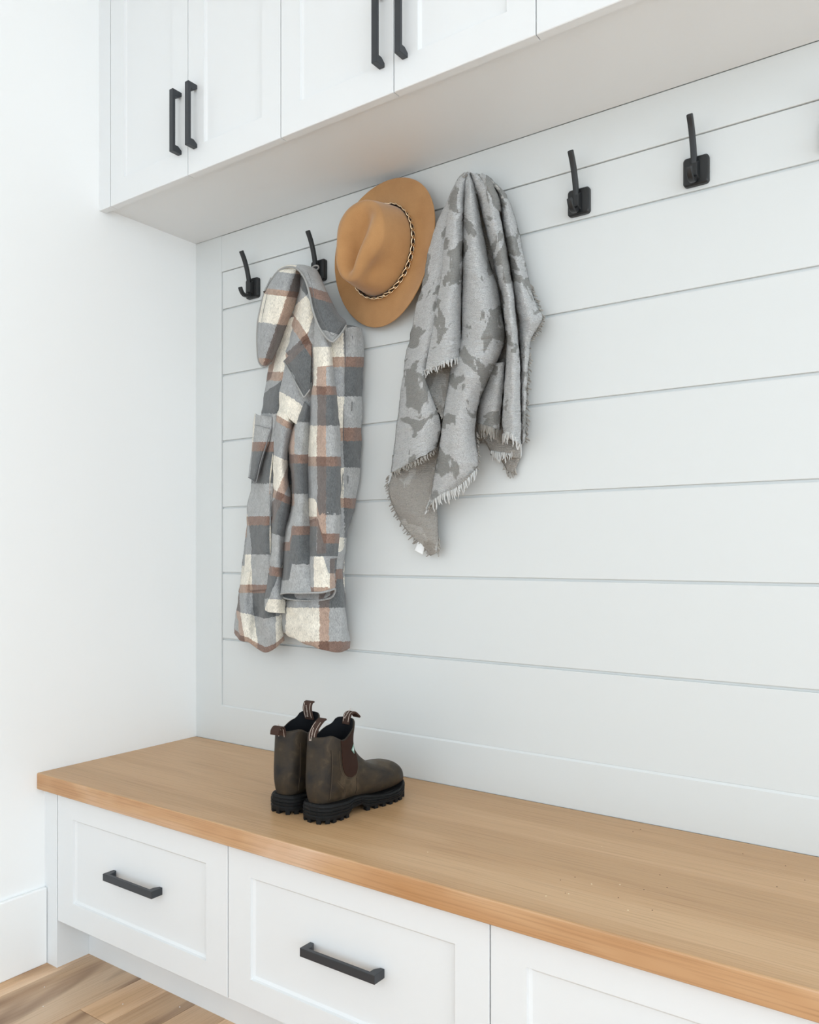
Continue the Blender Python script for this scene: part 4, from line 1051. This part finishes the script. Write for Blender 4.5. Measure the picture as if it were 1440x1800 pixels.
        cu = bpy.data.curves.new('lettering', 'FONT'); cu.resolution_u = 2; cu.body = 'Blundstone'; cu.size = .0062; cu.align_x = 'CENTER'; cu.align_y = 'CENTER'; cu.extrude = .0001
        cu.materials.append(LETTER)
        i = 8; tn = (q[i + 2] - q[i - 2]).normalized(); nn = tn.cross(Vector((1, 0, 0))).normalized() * flip
        tmp = bpy.data.objects.new('lettering', cu); COL.objects.link(tmp); bpy.context.view_layer.update()
        me_ = bpy.data.meshes.new_from_object(tmp.evaluated_get(bpy.context.evaluated_depsgraph_get())); bpy.data.objects.remove(tmp)
        tx = bpy.data.objects.new('lettering', me_); COL.objects.link(tx); tx.parent = lo
        yy = nn.cross(tn).normalized(); cu.size = .0062
        mm = Matrix((tn, yy, nn)).transposed().to_4x4(); tx.matrix_local = Matrix.Translation(q[i] + nn * .0027) @ mm
    return t
STITCHB = plain('dark_seam', (.03, .022, .017), .8, .2, 0, 900, .3)
boot('brown leather ankle boot nearer the camera, elastic side panel showing', (.8290, -.4000, .5), R(-2.5),
     [([(.010, .150), (.008, .168), (.009, .182), (.018, .195), (.032, .206), (.040, .2085)], .021, -.004, -1),
      ([(.107, .186), (.109, .198), (.114, .208), (.126, .210), (.137, .203), (.143, .197)], .021, 0, -1)])
boot('brown leather ankle boot on the left, half hidden behind its mate', (.7345, -.3940, .5), R(5.0),
     [([(.010, .150), (.006, .168), (.002, .183), (-.009, .187), (-.017, .181), (-.019, .172)], .022, 0, -1),
      ([(.104, .184), (.098, .198), (.095, .211), (.099, .222), (.107, .224)], .024, 0, -1)])

# ------------------------------------------------------------ crumbs
cr = random.Random(3)
def crumb(x, y, z, r, mat, label, group):
    V = []
    for a in range(6): V.append((r * math.cos(a * math.pi / 3) * cr.uniform(.7, 1.3), r * math.sin(a * math.pi / 3) * cr.uniform(.7, 1.3), 0))
    V.append((0, 0, r * .8)); F = [(a, (a + 1) % 6, 6) for a in range(6)] + [tuple(range(6))[::-1]]
    o = mesh('crumb', V, F, mat); o.location = (x, y, z); tag(o, label, 'crumb', group)
def Zp(u, v, z):
    a = (u - 720) / FPX; b = -(v - HOR) / FPX
    d = np.array([-math.sin(YAW) + a * math.cos(YAW), math.cos(YAW) + a * math.sin(YAW), b]); return np.array(CAM) + d * (z - CAM[2]) / d[2]
for u, v in ((1058, 1488), (1040, 1554), (1090, 1555), (1104, 1600), (960, 1575), (752, 1498), (1000, 1571)):
    p = Zp(u, v, .5); crumb(p[0], p[1], .5, .0014, CRUMB_L, 'pale sawdust crumb lying on the oak bench top', 'pale crumbs on the bench top')
for u, v in ((1113, 1462), (1126, 1458), (1306, 1501), (1381, 1522), (1415, 1547), (1173, 1560), (1132, 1564), (1087, 1578), (1147, 1600), (985, 1547), (1160, 1538), (1011, 1542), (1366, 1559), (994, 1570)):
    p = Zp(u, v, .5); crumb(p[0], p[1], .5, .0012, CRUMB_D, 'tiny dark crumb lying on the oak bench top', 'dark crumbs on the bench top')
for u, v in ((78, 1735), (76, 1769), (216, 1765), (316, 1770)):
    p = Zp(u, v, FZ); crumb(p[0], p[1], FZ, .0016, LABELM, 'white paint crumb lying on the wooden floor', 'white crumbs on the floor')
